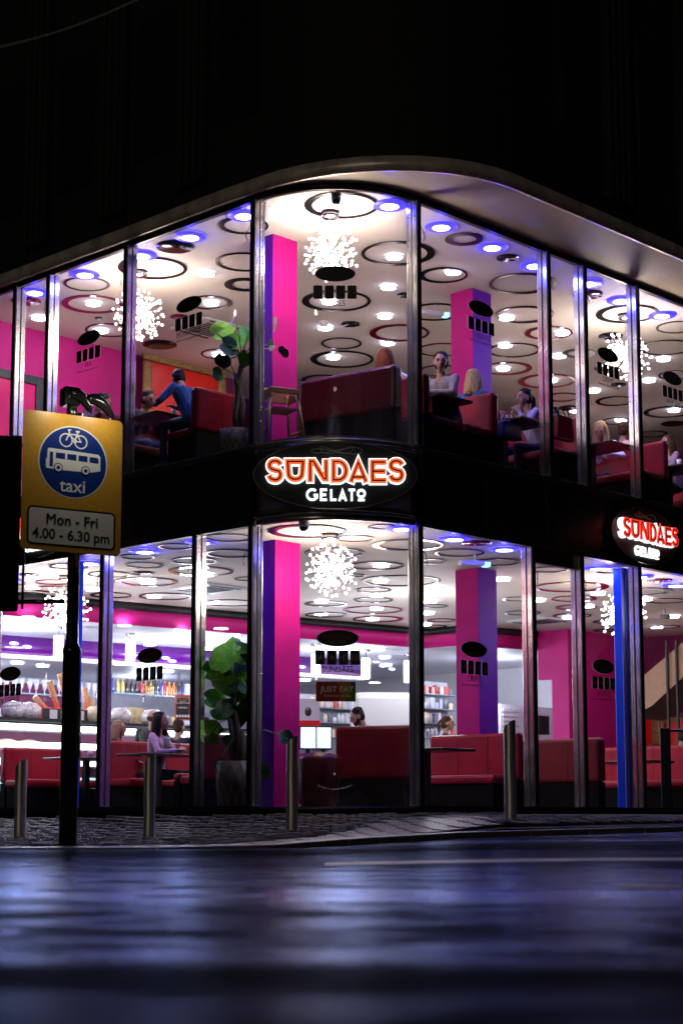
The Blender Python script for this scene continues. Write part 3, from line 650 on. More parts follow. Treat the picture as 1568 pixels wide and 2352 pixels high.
wallbox('bar_back_wall', mat('pale_tile', (.55,.55,.62), .25, noise=.1), -1.2, 13, 12.8, 12.9, FL, 3.5)
wallbox('bar_left_wall', M_white, -1.3, -1.2, 7.6, 12.8, FL, 3.5)
wallbox('lower_end_wall', M_mag, 10.3, 10.4, 4.07, 4.45, FL, CL)
o = MB().box(10.3, 10.4, 4.451, 4.76, 2.9, CL).build('door_lintel', M_mag); inframe(o); struct(o)
wallbox('lower_side_wall', M_mag, 10.401, 12.6, 4.07, 4.17, FL, CL)
wallbox('lower_right_wall', M_plum, 12.6, 12.7, -1.2, 4.17, FL, CL)
wallbox('bar_end_wall', M_white, 12.95, 13.05, 4.9, 12.8, FL, 3.5)
for x, y in [(64,1413),(50,1433),(97,1456),(314,1458),(286,1433),(344,1478),(220,1468),(427,1468),(417,1445),(508,1440),(538,1458),(475,1488),(871,1489),(883,1508),(887,1526)]:
    a, b = abz(x, y, 3.45)
    if b < 9.0+.0*a: o = inst('downlight', me_rim, bc, (a, b, 3.42)); inst('lens', me_in, o); 
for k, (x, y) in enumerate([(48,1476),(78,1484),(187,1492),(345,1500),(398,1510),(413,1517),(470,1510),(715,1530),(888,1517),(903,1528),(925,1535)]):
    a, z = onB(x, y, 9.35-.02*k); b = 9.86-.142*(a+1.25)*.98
    a, z = onB(x, y, b); MB().ball((a, 10.1-.1475*(a+1.25)-.012, z), (.10,.01,.028), 10, 6).build('light_reflection', mat('blue_strip_lamp', (1,1,1), .4, emis=(.25,.25,1.), est=7), bc).name = 'strip_lamp'  # glowing ovals paint lamp reflections onto the glossy band
for k, (x, y) in enumerate([(40,1520),(98,1527),(275,1522),(330,1532),(385,1540),(475,1530),(700,1560),(860,1565)]):
    a, b = abz(x, y, 3.07); o = inst('downlight', me_rim, bc3, (a, b, 3.04)); inst('lens', me_in, o)
# fill points added over the serving area for the light of its pendants
for a, b, z, e in ((1.2, 8.2, 2.9, 150), (4.5, 7.8, 2.9, 150), (7.6, 7.2, 2.9, 110), (2, 11.0, 2.75, 55), (6, 11.0, 2.75, 55), (10.8, 6.2, 2.9, 60)):
    light('bar_lamp', 'POINT', (a, b, z), e, (.72, .78, 1.), .25, bc)
# pendants
pm = MB().lathe([(.001, 0), (.075, 0), (.078, .02), (.078, .46), (.07, .48), (.001, .48)], 16, cap=False).mesh('shade', M_pend)
for x, y0, y1, lab in ((299, 1468, 1518, 'white tube pendant lamp between the two left window mullions over the counter'), (134, 1460, 1512, 'white tube pendant lamp half hidden by the sign pole'), (725, 1503, 1550, 'white tube pendant lamp just left of the social media stickers'), (840, 1512, 1558, 'white tube pendant lamp right of the social media stickers in the corner window'), (937, 1518, 1568, 'white tube pendant lamp against the mullion right of the corner window')):
    bb = 7.9 if x < 400 else 6.9
    a, z1 = onB(x, y0, bb); a, z0 = onB(x, y1, bb); h = z1-z0
    t = thing('pendant_lamp', lab, 'pendant lamp', W(a, bb, z0), 0, 'tube pendants over the counter'); inst('shade', pm, t, (0,0,0), (0,0,0), (1.05, 1.05, h/.48))
    MB().tube([(0,0,h),(0,0,3.45-z0)], .006, 6).build('cord', M_black, t); MB().lathe([(.02, 3.40-z0), (.09, 3.42-z0), (.09, 3.449-z0), (.02, 3.449-z0)], 12).build('ceiling_rose', M_arm, t)

# display counter
t = thing('display_counter', 'long glass ice cream display counter with glowing white shelves behind the red booths', 'counter', W(0, 6.9, FL), ANG)
c0, c1 = -1.2, 5.6
MB().box(c0, c1, .25, .9, 0, .55).build('base', M_black, t); MB().box(c0, c1, .02, .86, 1.36, 1.41).build('top', M_black, t)
MB().box(c0, c1, .80, .86, .56, 1.35).build('back_panel', mat('case_back', (.5,.15,.3), .3), t)
k = 0
for z in (1.27, 1.00, .74):
    MB().box(c0, c1, .10, .75, z-.035, z-.01).build('shelf', M_white, t); MB().box(c0, c1, .04, .09, z-.03, z+.05).build('light_strip', M_led, t)
MB().box(c0, c1, .20, .24, .30, .53).build('light_strip', M_ledc, t)
for i in range(6): MB().box(c0+i*1.13, c0+i*1.13+1.12, -.006, 0, .56, 1.34).build('glass_panel', M_glass, t)
rn = random.Random(5)
tubm = [mat('gelato_'+n, c, .6, noise=.2, nscale=20, bump=.6) for n, c in (('pink', (.8,.3,.35)), ('cream', (.8,.7,.5)), ('choc', (.12,.05,.03)), ('mint', (.4,.75,.55)), ('berry', (.35,.03,.15)))]
for i in range(16):
    for zz in (1.0, .74):
        MB().ball((c0+.3+i*.41, .42, zz+.02), (.16,.22,.09), 10, 6).build('gelato_tub', tubm[rn.randrange(5)], t)
def cpx(x, y, b): a, z = onB(x, y, b); return a, z
CT = FL+1.41
# waffle cones in their red and black holder
a, _ = cpx(157, 1655, 7.3); t = thing('cone_holder', 'red and black box of tall waffle cones on the display counter beside the pole', 'cone holder', W(a, 7.35, CT), ANG)
MB().box(-.62, .62, -.12, .12, .001, .20).build('holder', mat('red_plastic', (.75,.02,.015), .3), t, bevel=.01)
for x in (-.42, -.2, .1, .38): MB().box(x, x+.14, -.135, -.122, .03, .17).build('card', M_white, t)
MB().box(-.56, .56, -.1215, -.1205, .015, .185).build('front_panel', M_black, t)
cone_m = mat('waffle', (.75,.42,.22), .7, noise=.25, nscale=40, bump=.5)
for x0, x1, z1 in ((-.15,-.35,.62),(.0,.0,.85),(-.35,-.62,.36),(.05,-.14,.75),(.42,.34,.55),(.5,.45,.42)): MB().tube([(x0,0,.15),(x1,0,z1)], [.035,.055], 8).build('cone', cone_m, t)
glm = glass_mat('drinking_glass', (.92,.93,.98)); 
glass_me = MB().lathe([(.035,.0),(.035,.008),(.008,.02),(.008,.06),(.03,.09),(.055,.24),(.052,.24),(.028,.095),(.001,.07)], 12, cap=False).mesh('sundae_glass', mat('cut_glass', (.8,.82,.95), .08, .0, coat=1, emis=(.7,.75,1), est=0.0))
# shelves behind the bar
def shelf(a0, a1, b, z, lab):
    t = thing('wall_shelf', lab, 'shelf', W(a0, b, z), ANG); MB().box(0, a1-a0, -.16, .16, -.025, 0).build('board', M_glass, t); MB().box(0, a1-a0, -.165, -.158, -.024, -.002).build('edge', mat('shelf_edge', (.3,.5,.55), .2), t)
    for x in (.1, (a1-a0)/2, a1-a0-.1): MB().tube([(x, .1, -.1), (x, .1, 3.05-z)], .012, 6).build('upright', M_steel, t)
b_s = 9.7
aL, zS = onB(10, 1590, b_s); aM, _ = onB(228, 1592, b_s); aR, zS2 = onB(420, 1602, b_s)
shelf(aL-.3, aM+.15, b_s, zS, 'glass shelf of upturned sundae glasses above the left end of the counter'); shelf(aM+.2, aR+.1, b_s, zS2, 'glass shelf of drinks bottles left of the black menu board')
n = 15
for k in range(n):
    a = lerp(aL-.1, aM+.05, k/(n-1)); o = inst('sundae_glass', glass_me, None, W(a, b_s+.03*(k % 2), zS+.001), (0,0,0), (1.05,1.05,1.05)); tag(o, 'clear sundae glass on the glass shelf above the counter', 'glass', 'sundae glasses on the shelf')
bt = MB().lathe([(.034,0),(.036,.01),(.036,.15),(.012,.20),(.012,.245),(.001,.245)], 10, cap=False).mesh('bottle', M_black); bt.materials.clear()
bot_me = []
for nm, c, words in (('cola', (.03,.01,.01), 'dark brown'), ('orange', (.8,.25,.02), 'orange'), ('yellow', (.75,.6,.15), 'yellow'), ('blue', (.03,.05,.4), 'blue'), ('red', (.6,.02,.02), 'red')):
    q = bt.copy(); q.materials.append(mat('bottle_'+nm, c, .15, coat=1)); bot_me.append((q, words))
seq = [3,2,2,0,0,0,4,1,2,0,3,4,1,1,0,3]
for k, s_ in enumerate(seq):
    a = lerp(aM+.3, aR, k/(len(seq)-1)); q, wd = bot_me[s_]; o = inst('bottle', q, None, W(a, b_s, zS2+.001), (0,0,0), (1.1,1.1,1.1)); tag(o, wd+' drinks bottle on the glass shelf left of the menu board', 'bottle', wd+' bottles on the shelf')
wallbox('bar_panel', M_plum, -1.1, 3.9, 10.3, 10.35, FL, 2.72)
sh2 = zS-.42
shelf(aL-.3, aM+.15, 9.75, sh2, 'lower glass shelf of white cups and tubs behind the waffle cones'); shelf(aM+.2, aR+.1, 9.75, sh2, 'lower glass shelf of coloured cartons behind the counter')
tub_me = MB().lathe([(.001,0),(.045,0),(.06,.16),(.001,.165)], 12, cap=False)
for k in range(26):
    a = lerp(aL-.2, aR, k/25); c = rn.choice([(.8,.8,.82),(.8,.8,.82),(.7,.1,.08),(.85,.6,.25),(.2,.5,.2),(.75,.75,.9)]); nm_ = {(.8,.8,.82): 'white', (.7,.1,.08): 'red', (.85,.6,.25): 'tan', (.2,.5,.2): 'green', (.75,.75,.9): 'pale blue'}[c]
    o = inst('paper_tub', tub_me.mesh('paper_tub', mat('tub_'+nm_.replace(' ', '_'), c, .4)), None, W(a, 9.75+.04*(k % 2), sh2+.001), (0,0,0), (1,1,rn.uniform(.8,1.3))); tag(o, nm_+' paper tub on the lower shelf behind the counter', 'tub', nm_+' tubs on the lower shelf')
# jars and wrapped bowls on the counter
jar_m = mat('cellophane', (.75,.7,.72), .15, coat=1, noise=.4, nscale=20, bump=1, bscale=30)
choc = mat('chocolate_jar', (.10,.04,.03), .2, coat=1, noise=.5, nscale=30)
for x, m_, lab in ((25, jar_m, 'cellophane wrapped sweet bowl at the left end of the counter'), (62, jar_m, 'cellophane wrapped sweet bowl next to the cone holder'), (215, tubm[1], 'round cake tub on the counter right of the cone holder'), (270, jar_m, 'cellophane wrapped bowl above the blond woman'), (278, choc, 'round jar of chocolates on the counter top'), (345, jar_m, 'pale wrapped bowl on the counter left of the menu board')):
    a, _ = cpx(x, 1655, 7.3); o = MB().lathe([(.001,0),(.14,0),(.19,.08),(.19,.17),(.12,.25),(.001,.27)], 12, cap=False).build('sweet_bowl', m_, None, W(a, 7.25 if m_ != choc else 7.45, CT+.001)); tag(o, lab, 'bowl')
a, _ = cpx(310, 1640, 7.5); o = MB().box(-.19,.19,-.05,.05,0,.30).build('snack_box', mat('snack_print', (.85,.65,.35), .5, noise=.4, nscale=12), None, W(a, 7.55, CT+.001), ANG, bevel=.01); tag(o, 'cream and brown snack box standing on the counter beside the wrapped bowls', 'box')
# black menu board with red border
a, z0 = onB(419, 1655, 7.2); _, z1 = onB(419, 1597, 7.2)
t = thing('menu_board', 'black menu board with a red border and white emblem standing on the counter', 'menu board', W(a, 7.2, z0), R_(8)); h = z1-z0; wd_ = h*.62
MB().box(-wd_/2, wd_/2, -.012, .012, 0, h).build('frame', mat('red_frame', (.8,.08,.02), .4), t); MB().box(-wd_/2+.02, wd_/2-.02, -.016, -.0125, .02, h-.02).build('panel', M_black, t)
mb = MB(); cx, cz = 0, h*.80
ribbon(mb, [(-.11,cz-.05),(.11,cz-.05),(.11,cz+.05),(-.11,cz+.05)], .007, -.021, -.017, True); ribbon(mb, [(-.08,h*.5),(-.03,h*.53),(.03,h*.47),(.08,h*.5),(.03,h*.53),(-.03,h*.47)], .006, -.021, -.017, True)
for k in range(5): mb.box(-.11+k*.048, -.075+k*.048, -.021, -.017, .05, .09)
mb.build('emblem', M_white, t)
for s_, sz, zz in (('SUNDAES', .045, cz+.014), ('GELATO', .03, cz-.025)): inst('lettering', textmesh('menu_text', s_, sz, M_white if s_ == 'GELATO' else MATS['red_frame']), t, (0, -.022, zz))
# tall white cabinet, service shelves, monitors, promo stand
a, z1 = onB(895, 1592, 3.6); t = thing('white_cabinet', 'tall bright white rounded cabinet behind the bearded staff man', 'cabinet', W(a, 3.75, FL), R_(3))
MB().box(-.50,.50,-.3,.3,0,z1-FL).build('body', mat('white_enamel', (.88,.9,.9), .25), t, bevel=.10); MB().box(-.46,.46,-.312,-.302,.2,1.2).build('door', mat('white_door', (.8,.83,.84), .2), t, bevel=.004)
light('bar_lamp', 'POINT', W(a-.3, 2.6, 3.0), 60, (.92,.95,1), .2)  # unseen fill point added to brighten the white cabinet
def rack(x0, x1, ytop, ybot, b, lab, cols, seed, rows=4):
    (A0, zt), (A1, zb) = onB(x0, ytop, b), onB(x1, ybot, b)
    t = thing('shelf_rack', lab, 'shelving', W(A0, b, zb), ANG); wdt, hh = A1-A0, zt-zb; rn = random.Random(seed)
    MB().box(0, wdt, .16, .2, 0, hh).build('back_panel', mat('rack_back', (.6,.62,.68), .4), t)
    for r in range(rows):
        z = hh*r/rows; MB().box(0, wdt, -.14, .159, z, z+.02).build('shelf', mat('rack_shelf', (.25,.27,.30), .3), t)
        x = .03
        while x < wdt-.12:
            wv = rn.uniform(.06, .14); hv = rn.uniform(.4, .8)*hh/rows; c = rn.choice(cols)
            o = (MB().box(x, x+wv, -.08, .06, z+.021, z+.02+hv) if rn.random() < .5 else MB().lathe([(.001,0),(wv/2,0),(wv/2,hv*.75),(wv/4,hv),(.001,hv)], 10, (x+wv/2, -.02, z+.021), cap=False)).build('package', mat('pkg_%d_%d_%d' % tuple(int(q*100) for q in c), c, .4, coat=.3), t); x += wv+rn.uniform(.01, .04)
P1 = [(.8,.8,.82),(.7,.12,.08),(.75,.75,.8),(.2,.2,.25),(.85,.7,.5),(.6,.65,.9)]
rack(698, 838, 1592, 1700, 9.0, 'bright shelves of white tubs and cups behind the bearded staff man', P1, 2, 3)
rack(968, 1042, 1562, 1700, 7.2, 'shelves of packets and white jars above the woman with a ponytail', P1, 4, 4)
rack(1157, 1200, 1540, 1612, 8.0, 'small shelf of orange and green boxes right of the purple column', [(.8,.25,.05),(.2,.35,.1),(.85,.75,.5),(.3,.05,.03)], 6, 2)
rack(440, 466, 1570, 1700, 8.8, 'shelf of white cups between the menu board and the tall plant', P1, 8, 4)
for x, lab in ((707, 'white lit order screen on the counter next to the magenta column'), (742, 'white lit order screen left of the tall burgundy booth back')):
    a, z = onB(x, 1722, 3.0); t = thing('order_screen', lab, 'screen', W(a, 3.0, z), R_(12)); MB().box(-.13,.13,-.015,.015,0,.34).build('bezel', M_black, t, bevel=.006); MB().box(-.11,.11,-.019,-.0155,.02,.32).build('display', mat('screen_glow', (1,1,1), .4, emis=(.75,.95,1.), est=1.1), t)
    MB().box(-.03,.03,0,.03,-.7,.0).build('stand', M_black, t)
a, z = onB(718, 1677, 3.2); t = thing('promo_stand', 'white promo card with a dessert picture on a red base beside the column', 'display stand', W(a, 3.3, z), R_(6))
MB().box(-.17,.17,-.03,.03,.14,.46).build('card', M_white, t); MB().box(-.18,.18,-.04,.04,0,.139).build('base', MATS['red_plastic'], t); MB().ball((0,-.032,.27),(.05,.006,.07),10,6).build('dessert_print', choc, t)
MB().box(-.3,.3,-.2,.2,FL-z,-.01).build('cupboard', M_white, t)
a, z = onB(1172, 1625, 7.0); 
t = thing('louvred_cabinet', 'white louvred cabinet in the opening right of the purple column', 'cabinet', W(onB(1150, 1640, 6.3)[0]+.75, 6.3, FL), ANG); zz = onB(1210, 1622, 6.3)[1]-FL; wL = onB(1275, 1640, 6.3)[0]-onB(1150, 1640, 6.3)[0]
MB().box(-.75,wL-.75,0,.3,0,zz).build('body', M_white, t)
for k in range(22): MB().box(-.70,wL-.80,-.02,-.002,.05+k*(zz-.1)/22,.05+(k+.7)*(zz-.1)/22).build('louvre', M_white, t)
a2, z2 = onB(1240, 1688, 5.6); o = MB().box(-.17,.17,-.1,.1,0,.36).build('speaker_box', M_black, None, W(a2, 5.6, z2), ANG, bevel=.01); tag(o, 'black box hung in front of the white louvred cabinet', 'speaker'); 
# staircase and picture at the lower right
def prismA(mb, pts, a, th):
    mb.prism([onA(x, y, a) for x, y in pts], a, a+th, 'x')
t = thing('staircase', 'beige sloping underside of a staircase rising to the right', 'staircase', (O.x, O.y, 0), ANG)
mb = MB(); prismA(mb, [(1440,1585),(1568,1475),(1620,1430),(1620,1508),(1568,1556),(1496,1622),(1440,1650)], 9.3, 1.1); mb.build('stair_underside', mat('beige_paint', (.50,.30,.17), .6, noise=.1), t)
mb = MB()
for k in range(3): mb.box(9.25, 9.29, *sorted((onA(1530+k*22, 1600, 9.25)[0], onA(1534+k*22, 1600, 9.25)[0])), 1.2, 3.3)
mb.build('railing', M_black, t)['kind'] = 'stuff'
def framed(x0, x1, y0, y1, plane, val, lab, fw=.12, cat='picture'):
    f = onA if plane == 'a' else onB
    (s0, z1), (s1, z0) = f(x0, y0, val), f(x1, y1, val)
    if s0 > s1: s0, s1 = s1, s0
    if plane == 'b': loc = W(s0, val, z0); rz = ANG
    else: loc = W(val, s1, z0); rz = ANG-math.pi/2
    wd, h = s1-s0, z1-z0; t = thing('framed_picture', lab, cat, loc, rz)
    MB().box(fw*.8, wd-fw*.8, -.02, -.005, fw*.8, h-fw*.8).build('canvas', M_redp, t)
    for (u0, u1, v0, v1) in ((0, wd, h-fw, h), (0, wd, 0, fw), (0, fw, fw+.001, h-fw-.001), (wd-fw, wd, fw+.001, h-fw-.001)):
        MB().box(u0, u1, -.09, -.004, v0, v1).build('frame_rail', M_gold, t, bevel=.03)
    mb = MB(); g = fw*.95
    for (u0, u1, v0, v1) in ((g, wd-g, h-g-.03, h-g), (g, wd-g, g, g+.03), (g, g+.03, g+.031, h-g-.031), (wd-g-.03, wd-g, g+.031, h-g-.031)): mb.box(u0, u1, -.07, -.021, v0, v1)
    mb.build('inner_moulding', M_gold, t); return t
framed(1452, 1522, 1622, 1732, 'a', 12.58, 'gilt framed red picture under the staircase at lower right', .16)
framed(1520, 1600, 1650, 1735, 'a', 12.3, 'plain red panel right of the gilt picture under the stairs', .05)
# upper left big picture: seen from (318,810) to (510,..)
s0, _ = onB(316, 900, 6.48); s1, _ = onB(506, 900, 6.48); z1 = onB(322, 806, 6.48)[1]; z0 = onB(322, 960, 6.48)[1]
t = thing('framed_picture', 'large tilted gilt framed bright red picture on the upper left back wall', 'picture', W(s0, 6.40, z0-.5), ANG); wd, h = s1-s0, z1-z0+.5; fw = .17
MB().box(fw*.8, wd-fw*.8, -.02, -.005, fw*.8, h-fw*.8).build('canvas', M_redp, t)
for (u0, u1, v0, v1) in ((0, wd, h-fw, h), (0, wd, 0, fw), (0, fw, fw+.001, h-fw-.001), (wd-fw, wd, fw+.001, h-fw-.001)): MB().box(u0, u1, -.09, -.004, v0, v1).build('frame_rail', M_gold, t, bevel=.04)
t = thing('framed_mirror', 'gilt mirror frame at the right edge of the upper storey', 'mirror', W(*AB(aty(1574, 870, 25.5)), 0), ANG-math.pi/2); z0 = aty(1560, 1000, 25.5).z; z1 = aty(1560, 838, 25.5).z
MB().box(0,.12,-.06,0,z0,z1).build('frame_rail', M_gold, t, bevel=.02); MB().box(.13,1.2,-.02,0,z0+.1,z1-.1).build('glass', M_chrome, t)
# dark door frame and glowing pink door, upper left
(s0, z1), (s1, _) = onB(-40, 845, 6.48), onB(96, 862, 6.48)
z1 = onB(90, 868, 6.48)[1]
t = thing('glazed_door', 'pink glass door in a dark grey frame on the upper magenta wall', 'door', W(s0, 6.47, FU), ANG); wd = s1-s0; h = z1-FU
MB().box(wd-.14, wd, -.06, -.001, 0, h).build('frame', mat('grey_frame', (.04,.05,.055), .4), t, bevel=.01); MB().box(0, wd-.141, -.06, -.001, h-.14, h).build('frame', MATS['grey_frame'], t, bevel=.01)
MB().box(0, wd-.142, -.03, -.002, 0, h-.142).build('leaf', mat('pink_glass', (.95,.004,.20), .35), t)
MB().ball((wd*.52, -.04, h*.55), (.10, .008, .10), 16, 8).build('round_sticker', M_white, t)

# ------------------------------------------------------------ furniture
def booth(p1, p2, zf, lab, seat, m_=M_red, h=.96, th=.14, zb=.18, seatd=.52, grp='red leather booth benches'):
    """p1, p2: top corners of the backrest in (a, b); seat: +1/-1 side of the p1->p2 line that carries the seat, 0 none"""
    A_, B_ = Vector(p1), Vector(p2); L = (B_-A_).length; d = (B_-A_).normalized()
    rz = ANG+math.atan2(d.y, d.x)
    t = thing('booth_bench', lab, 'booth bench', W(p1[0], p1[1], zf), rz, grp)
    y0, y1 = (0, th) if seat <= 0 else (-th, 0)
    MB().box(0, L, y0, y1, zb+.22, h).build('backrest', m_, t, bevel=.045)
    MB().box(.02, L-.02, y0+.01, y1-.01, 0, zb+.22).build('base', M_base, t)
    k = max(1, round(L/.5))
    for i in range(1, k): MB().box(L*i/k-.004, L*i/k+.004, y0-.003, y1+.003, zb+.26, h-.03).build('seam', M_redd, t)
    if seat:
        s0, s1 = (y1, y1+seatd) if seat > 0 else (y0-seatd, y0)
        MB().box(0, L, s0+.002*seat, s1, .34, .46).build('seat', m_, t, bevel=.04); MB().box(.03, L-.03, s0+.03, s1-.03, 0, .335).build('plinth', M_base, t)
    return t
def tpx(x, y, z): return abz(x, y, z)
BU = FU+.96; BL = FL+1.0
booth(tpx(436,890,BU), (tpx(543,906,BU)[0]+.6, 1.45), FU, 'shaded red booth back facing the window below the upper left plant', 1, mat('red_leather_shaded', (.17,.005,.010), .36, noise=.14, nscale=5, bump=.25, bscale=30, spec=.25))  # dimmed copy of the red leather, shade put into its colour
booth((tpx(697,872,BU)[0], .30), tpx(904,834,BU), FU, 'big burgundy booth back in the upper corner window', 0, M_redd, th=.2)
booth((1.72, -1.12), (1.72, .9), FU, 'bright red booth beside the man in the grey sweater', 1, M_red, th=.16)
booth((3.62, -1.12), (3.62, .9), FU, 'red booth behind the magenta bag between the narrow upper windows', 1, M_red)
booth((5.66, -1.12), (5.66, .9), FU, 'red booth near the right end of the upper storey beside the blond woman', 1, M_red)
booth((.55, -1.12), (.55, .9), FU, 'red booth seat behind the man in the grey sweater', -1, MATS['red_leather_shaded'])
booth((8.0, -1.12), (8.0, .9), FU, 'red booth at the far right end of the upper storey', 1, M_red)
booth((-1.1, 3.3), (.9, 3.3), FU, 'dark booth behind the bent man upper left', -1, M_redd)
# lower
booth((onB(12,1716,6.3)[0], 6.3), (onB(189,1716,6.3)[0], 6.3), FL, 'red booth behind the sign pole at lower left', -1, h=onB(12,1716,6.3)[1]-FL)
booth(tpx(252,1701,BL), (tpx(423,1707,BL)[0]+.3, tpx(252,1701,BL)[1]), FL, 'red booth where the woman in pink sits', -1, h=1.0)
booth((-.1, 2.32), (1.3, 2.32), FL, 'shaded red booth back behind the lower plant', 0, M_redd, h=1.0)
booth((.10, 3.0), (1.2, 3.0), FL, 'low red bench seat left of the lower plant', -1, M_red, h=.5)
booth((tpx(761,1677,BL)[0], .45), (.78, -.62), FL, 'tall burgundy booth back in the lower corner window', 0, M_redd, h=1.04, th=.25, zb=.15)
booth((2.83, .95), (2.83, -.6), FL, 'red booth with its seat towards us left of the steel bollard', -1, h=1.02)
booth((4.75, 1.1), (4.75, -.5), FL, 'shaded red booth back right of the steel bollard', 0, MATS['red_leather_shaded'], h=1.02, th=.2)
booth((6.95, 1.5), (6.95, -.9), FL, 'salmon lit red booth behind the blue-lit post', -1, h=.98)
booth((9.0, .9), (9.0, -1.1), FL, 'red booth at the far lower right edge', -1, h=1.0)
o = MB().lathe([(.001,0),(.20,0),(.24,.1),(.26,.55),(.22,.62),(.001,.64)], 18, cap=False).build('tub_seat', M_redd, None, aty(731, 1870, 20.6)*1, 0); o.location.z = FL+.001; o.scale = (1,1,1.08); tag(o, 'low rounded red tub seat between the magenta column and tall booth back', 'stool')
def table(a, b, zf, lab, sx=.62, sy=1.1, h=.74, rz=ANG, legs=True):
    t = thing('cafe_table', lab, 'table', W(a, b, zf), rz, 'dark wooden booth tables')
    MB().box(-sx/2, sx/2, -sy/2, sy/2, h-.035, h).build('table_top', M_wood, t, bevel=.008)
    if legs: MB().box(-.04, .04, -.04, .04, .02, h-.036).build('leg', M_black, t); MB().box(-.22, .22, -.22, .22, 0, .02).build('foot', M_black, t)
    return t
table(.98, -.62, FU, 'dark table between the man in the grey sweater and the corner'); table(2.62, -.60, FU, 'dark table with drinks in front of the woman resting on her hand')
table(4.62, -.60, FU, 'dark table in front of the blond woman in a white top'); table(6.65, -.55, FU, 'dark table in front of the woman with glasses')
table(-.62, 2.35, FU, 'dark table under the elbows of the man in blue', 1.1, .62)
t_ = table(-.6, 4.35, FU, 'pale edged table behind the top of the yellow sign', 1.2, .62)
table(1.35, -.30, FL, 'dark table left of the bench seat in the lower right window', h=.76); table(5.9, -.25, FL, 'dark table left of the blue-lit post', h=.72); table(8.0, -.2, FL, 'dark table at the lower right edge')
table(.35, 5.35, FL, 'dark table in front of the lower left booth', 1.1, .6, h=.76); table(.40, 3.80, FL, 'dark table with a bag and drinks beside the woman in pink', .95, .62, h=.78)
# drinks
cup_me = MB().lathe([(.001,0),(.03,0),(.04,.11),(.001,.112)], 12, cap=False).mesh('cup', M_white)
def cup(a, b, z, lab, m_=None): o = inst('drink_cup', cup_me, None, W(a, b, z+.001)); tag(o, lab, 'cup'); return o
cup(2.45, -.75, FU+.74, 'white cup on the table by the woman resting on her hand')
def colab(a, b, z, lab):
    t = thing('soda_bottle', lab, 'bottle', W(a, b, z+.001)); MB().lathe([(.001,0),(.03,0),(.032,.08),(.028,.13),(.012,.19),(.012,.22),(.001,.22)], 12, cap=False).build('glass_body', MATS['bottle_cola'], t); MB().lathe([(.0125,.215),(.015,.218),(.015,.235),(.001,.236)], 10, cap=False).build('cap', M_white, t); MB().lathe([(.0335,.05),(.0335,.10)], 12, cap=False).build('paper_label', M_white, t)
colab(2.66, -.72, FU+.74, 'dark soda bottle nearest the woman resting on her hand'); colab(2.28, -.55, FU+.74, 'dark soda bottle at the end of the table beside the booth')
cup(5.9, -.15, FL+.72, 'white cup on the dark table left of the blue-lit post'); cup(1.30, -.15, FL+.76, 'white cup on the dark table left of the lower right bench'); cup(4.75, -.75, FU+.74, 'white cup in front of the blond woman'); cup(6.55, -.8, FU+.74, 'white cup on the table of the woman with glasses'); cup(-.75, 2.2, FU+.74, 'white cup on the table under the man in blue'); cup(.3, 5.2, FL+.76, 'white cup on the lower left table by the pole')
# high chair, upper corner
def highchair(loc, rz, lab):
    t = thing('high_chair', lab, 'high chair', loc, rz)
    for sx in (-1, 1):
        for sy in (-1, 1): MB().tube([(sx*.26, sy*.24, 0), (sx*.17, sy*.14, .72)], .022, 6).build('leg', M_oak, t)
        MB().box(sx*.19-.015, sx*.19+.015, -.2, .2, .60, .72).build('side_rail', M_oak, t, bevel=.008)
        MB().tube([(sx*.235, -.22, .22), (sx*.235, .22, .22)], .014, 6).build('stretcher', M_oak, t)
    MB().box(-.17, .17, -.15, .15, .47, .495).build('seat', M_oak, t); MB().box(-.17, .17, .15, .18, .62, .80).build('backrest', M_oak, t, bevel=.01); MB().box(-.2, .2, -.2, -.17, .66, .73).build('front_bar', M_oak, t, bevel=.01)
p = aty(640, 990, 20.3); highchair((p.x, p.y, FU), R_(25), 'wooden high chair standing beside the magenta column in the upper corner window')

# ------------------------------------------------------------ plants
def leafmesh(nm, m_, fold=.25):
    mb = MB(); n = 9; mb.smooth = True
    for i in range(n+1):
        t_ = i/n; y = -.12+t_*1.12; wd = .42*math.sin(math.pi*min(1, (t_*.93+.07))**.75)*(1-.15*t_)
        if i == n: wd = .01
        for j in range(-3, 4):
            u = j/3; x = u*wd; z = abs(u)*wd*fold-.22*max(0, y)**2+.02*math.sin(9*t_+3*u)*abs(u); yy = y-.16*abs(u)*(1-t_)
            mb.v.append((x, yy, z))
    for i in range(n):
        for j in range(6): k = i*7+j; mb.f.append((k, k+1, k+8, k+7)); mb.m.append(0); mb.sm.append(True)
    mb.smooth = False; mb.smooth = True
    mb.tube([(0, -.1, -.006), (0, .4, -.05), (0, .95, -.19)], [.016, .010, .003], 5)
    return mb.mesh(nm, m_)
LF = {'g': leafmesh('leaf', M_leaf), 'd': leafmesh('leaf', M_leafd), 'b': leafmesh('leaf', M_leafb)}
M_leafl = mat('leaf_light', (.20,.50,.05), .5, spec=.2, noise=.3, nscale=7, bump=.3, bscale=12); LF['l'] = leafmesh('leaf', M_leafl)
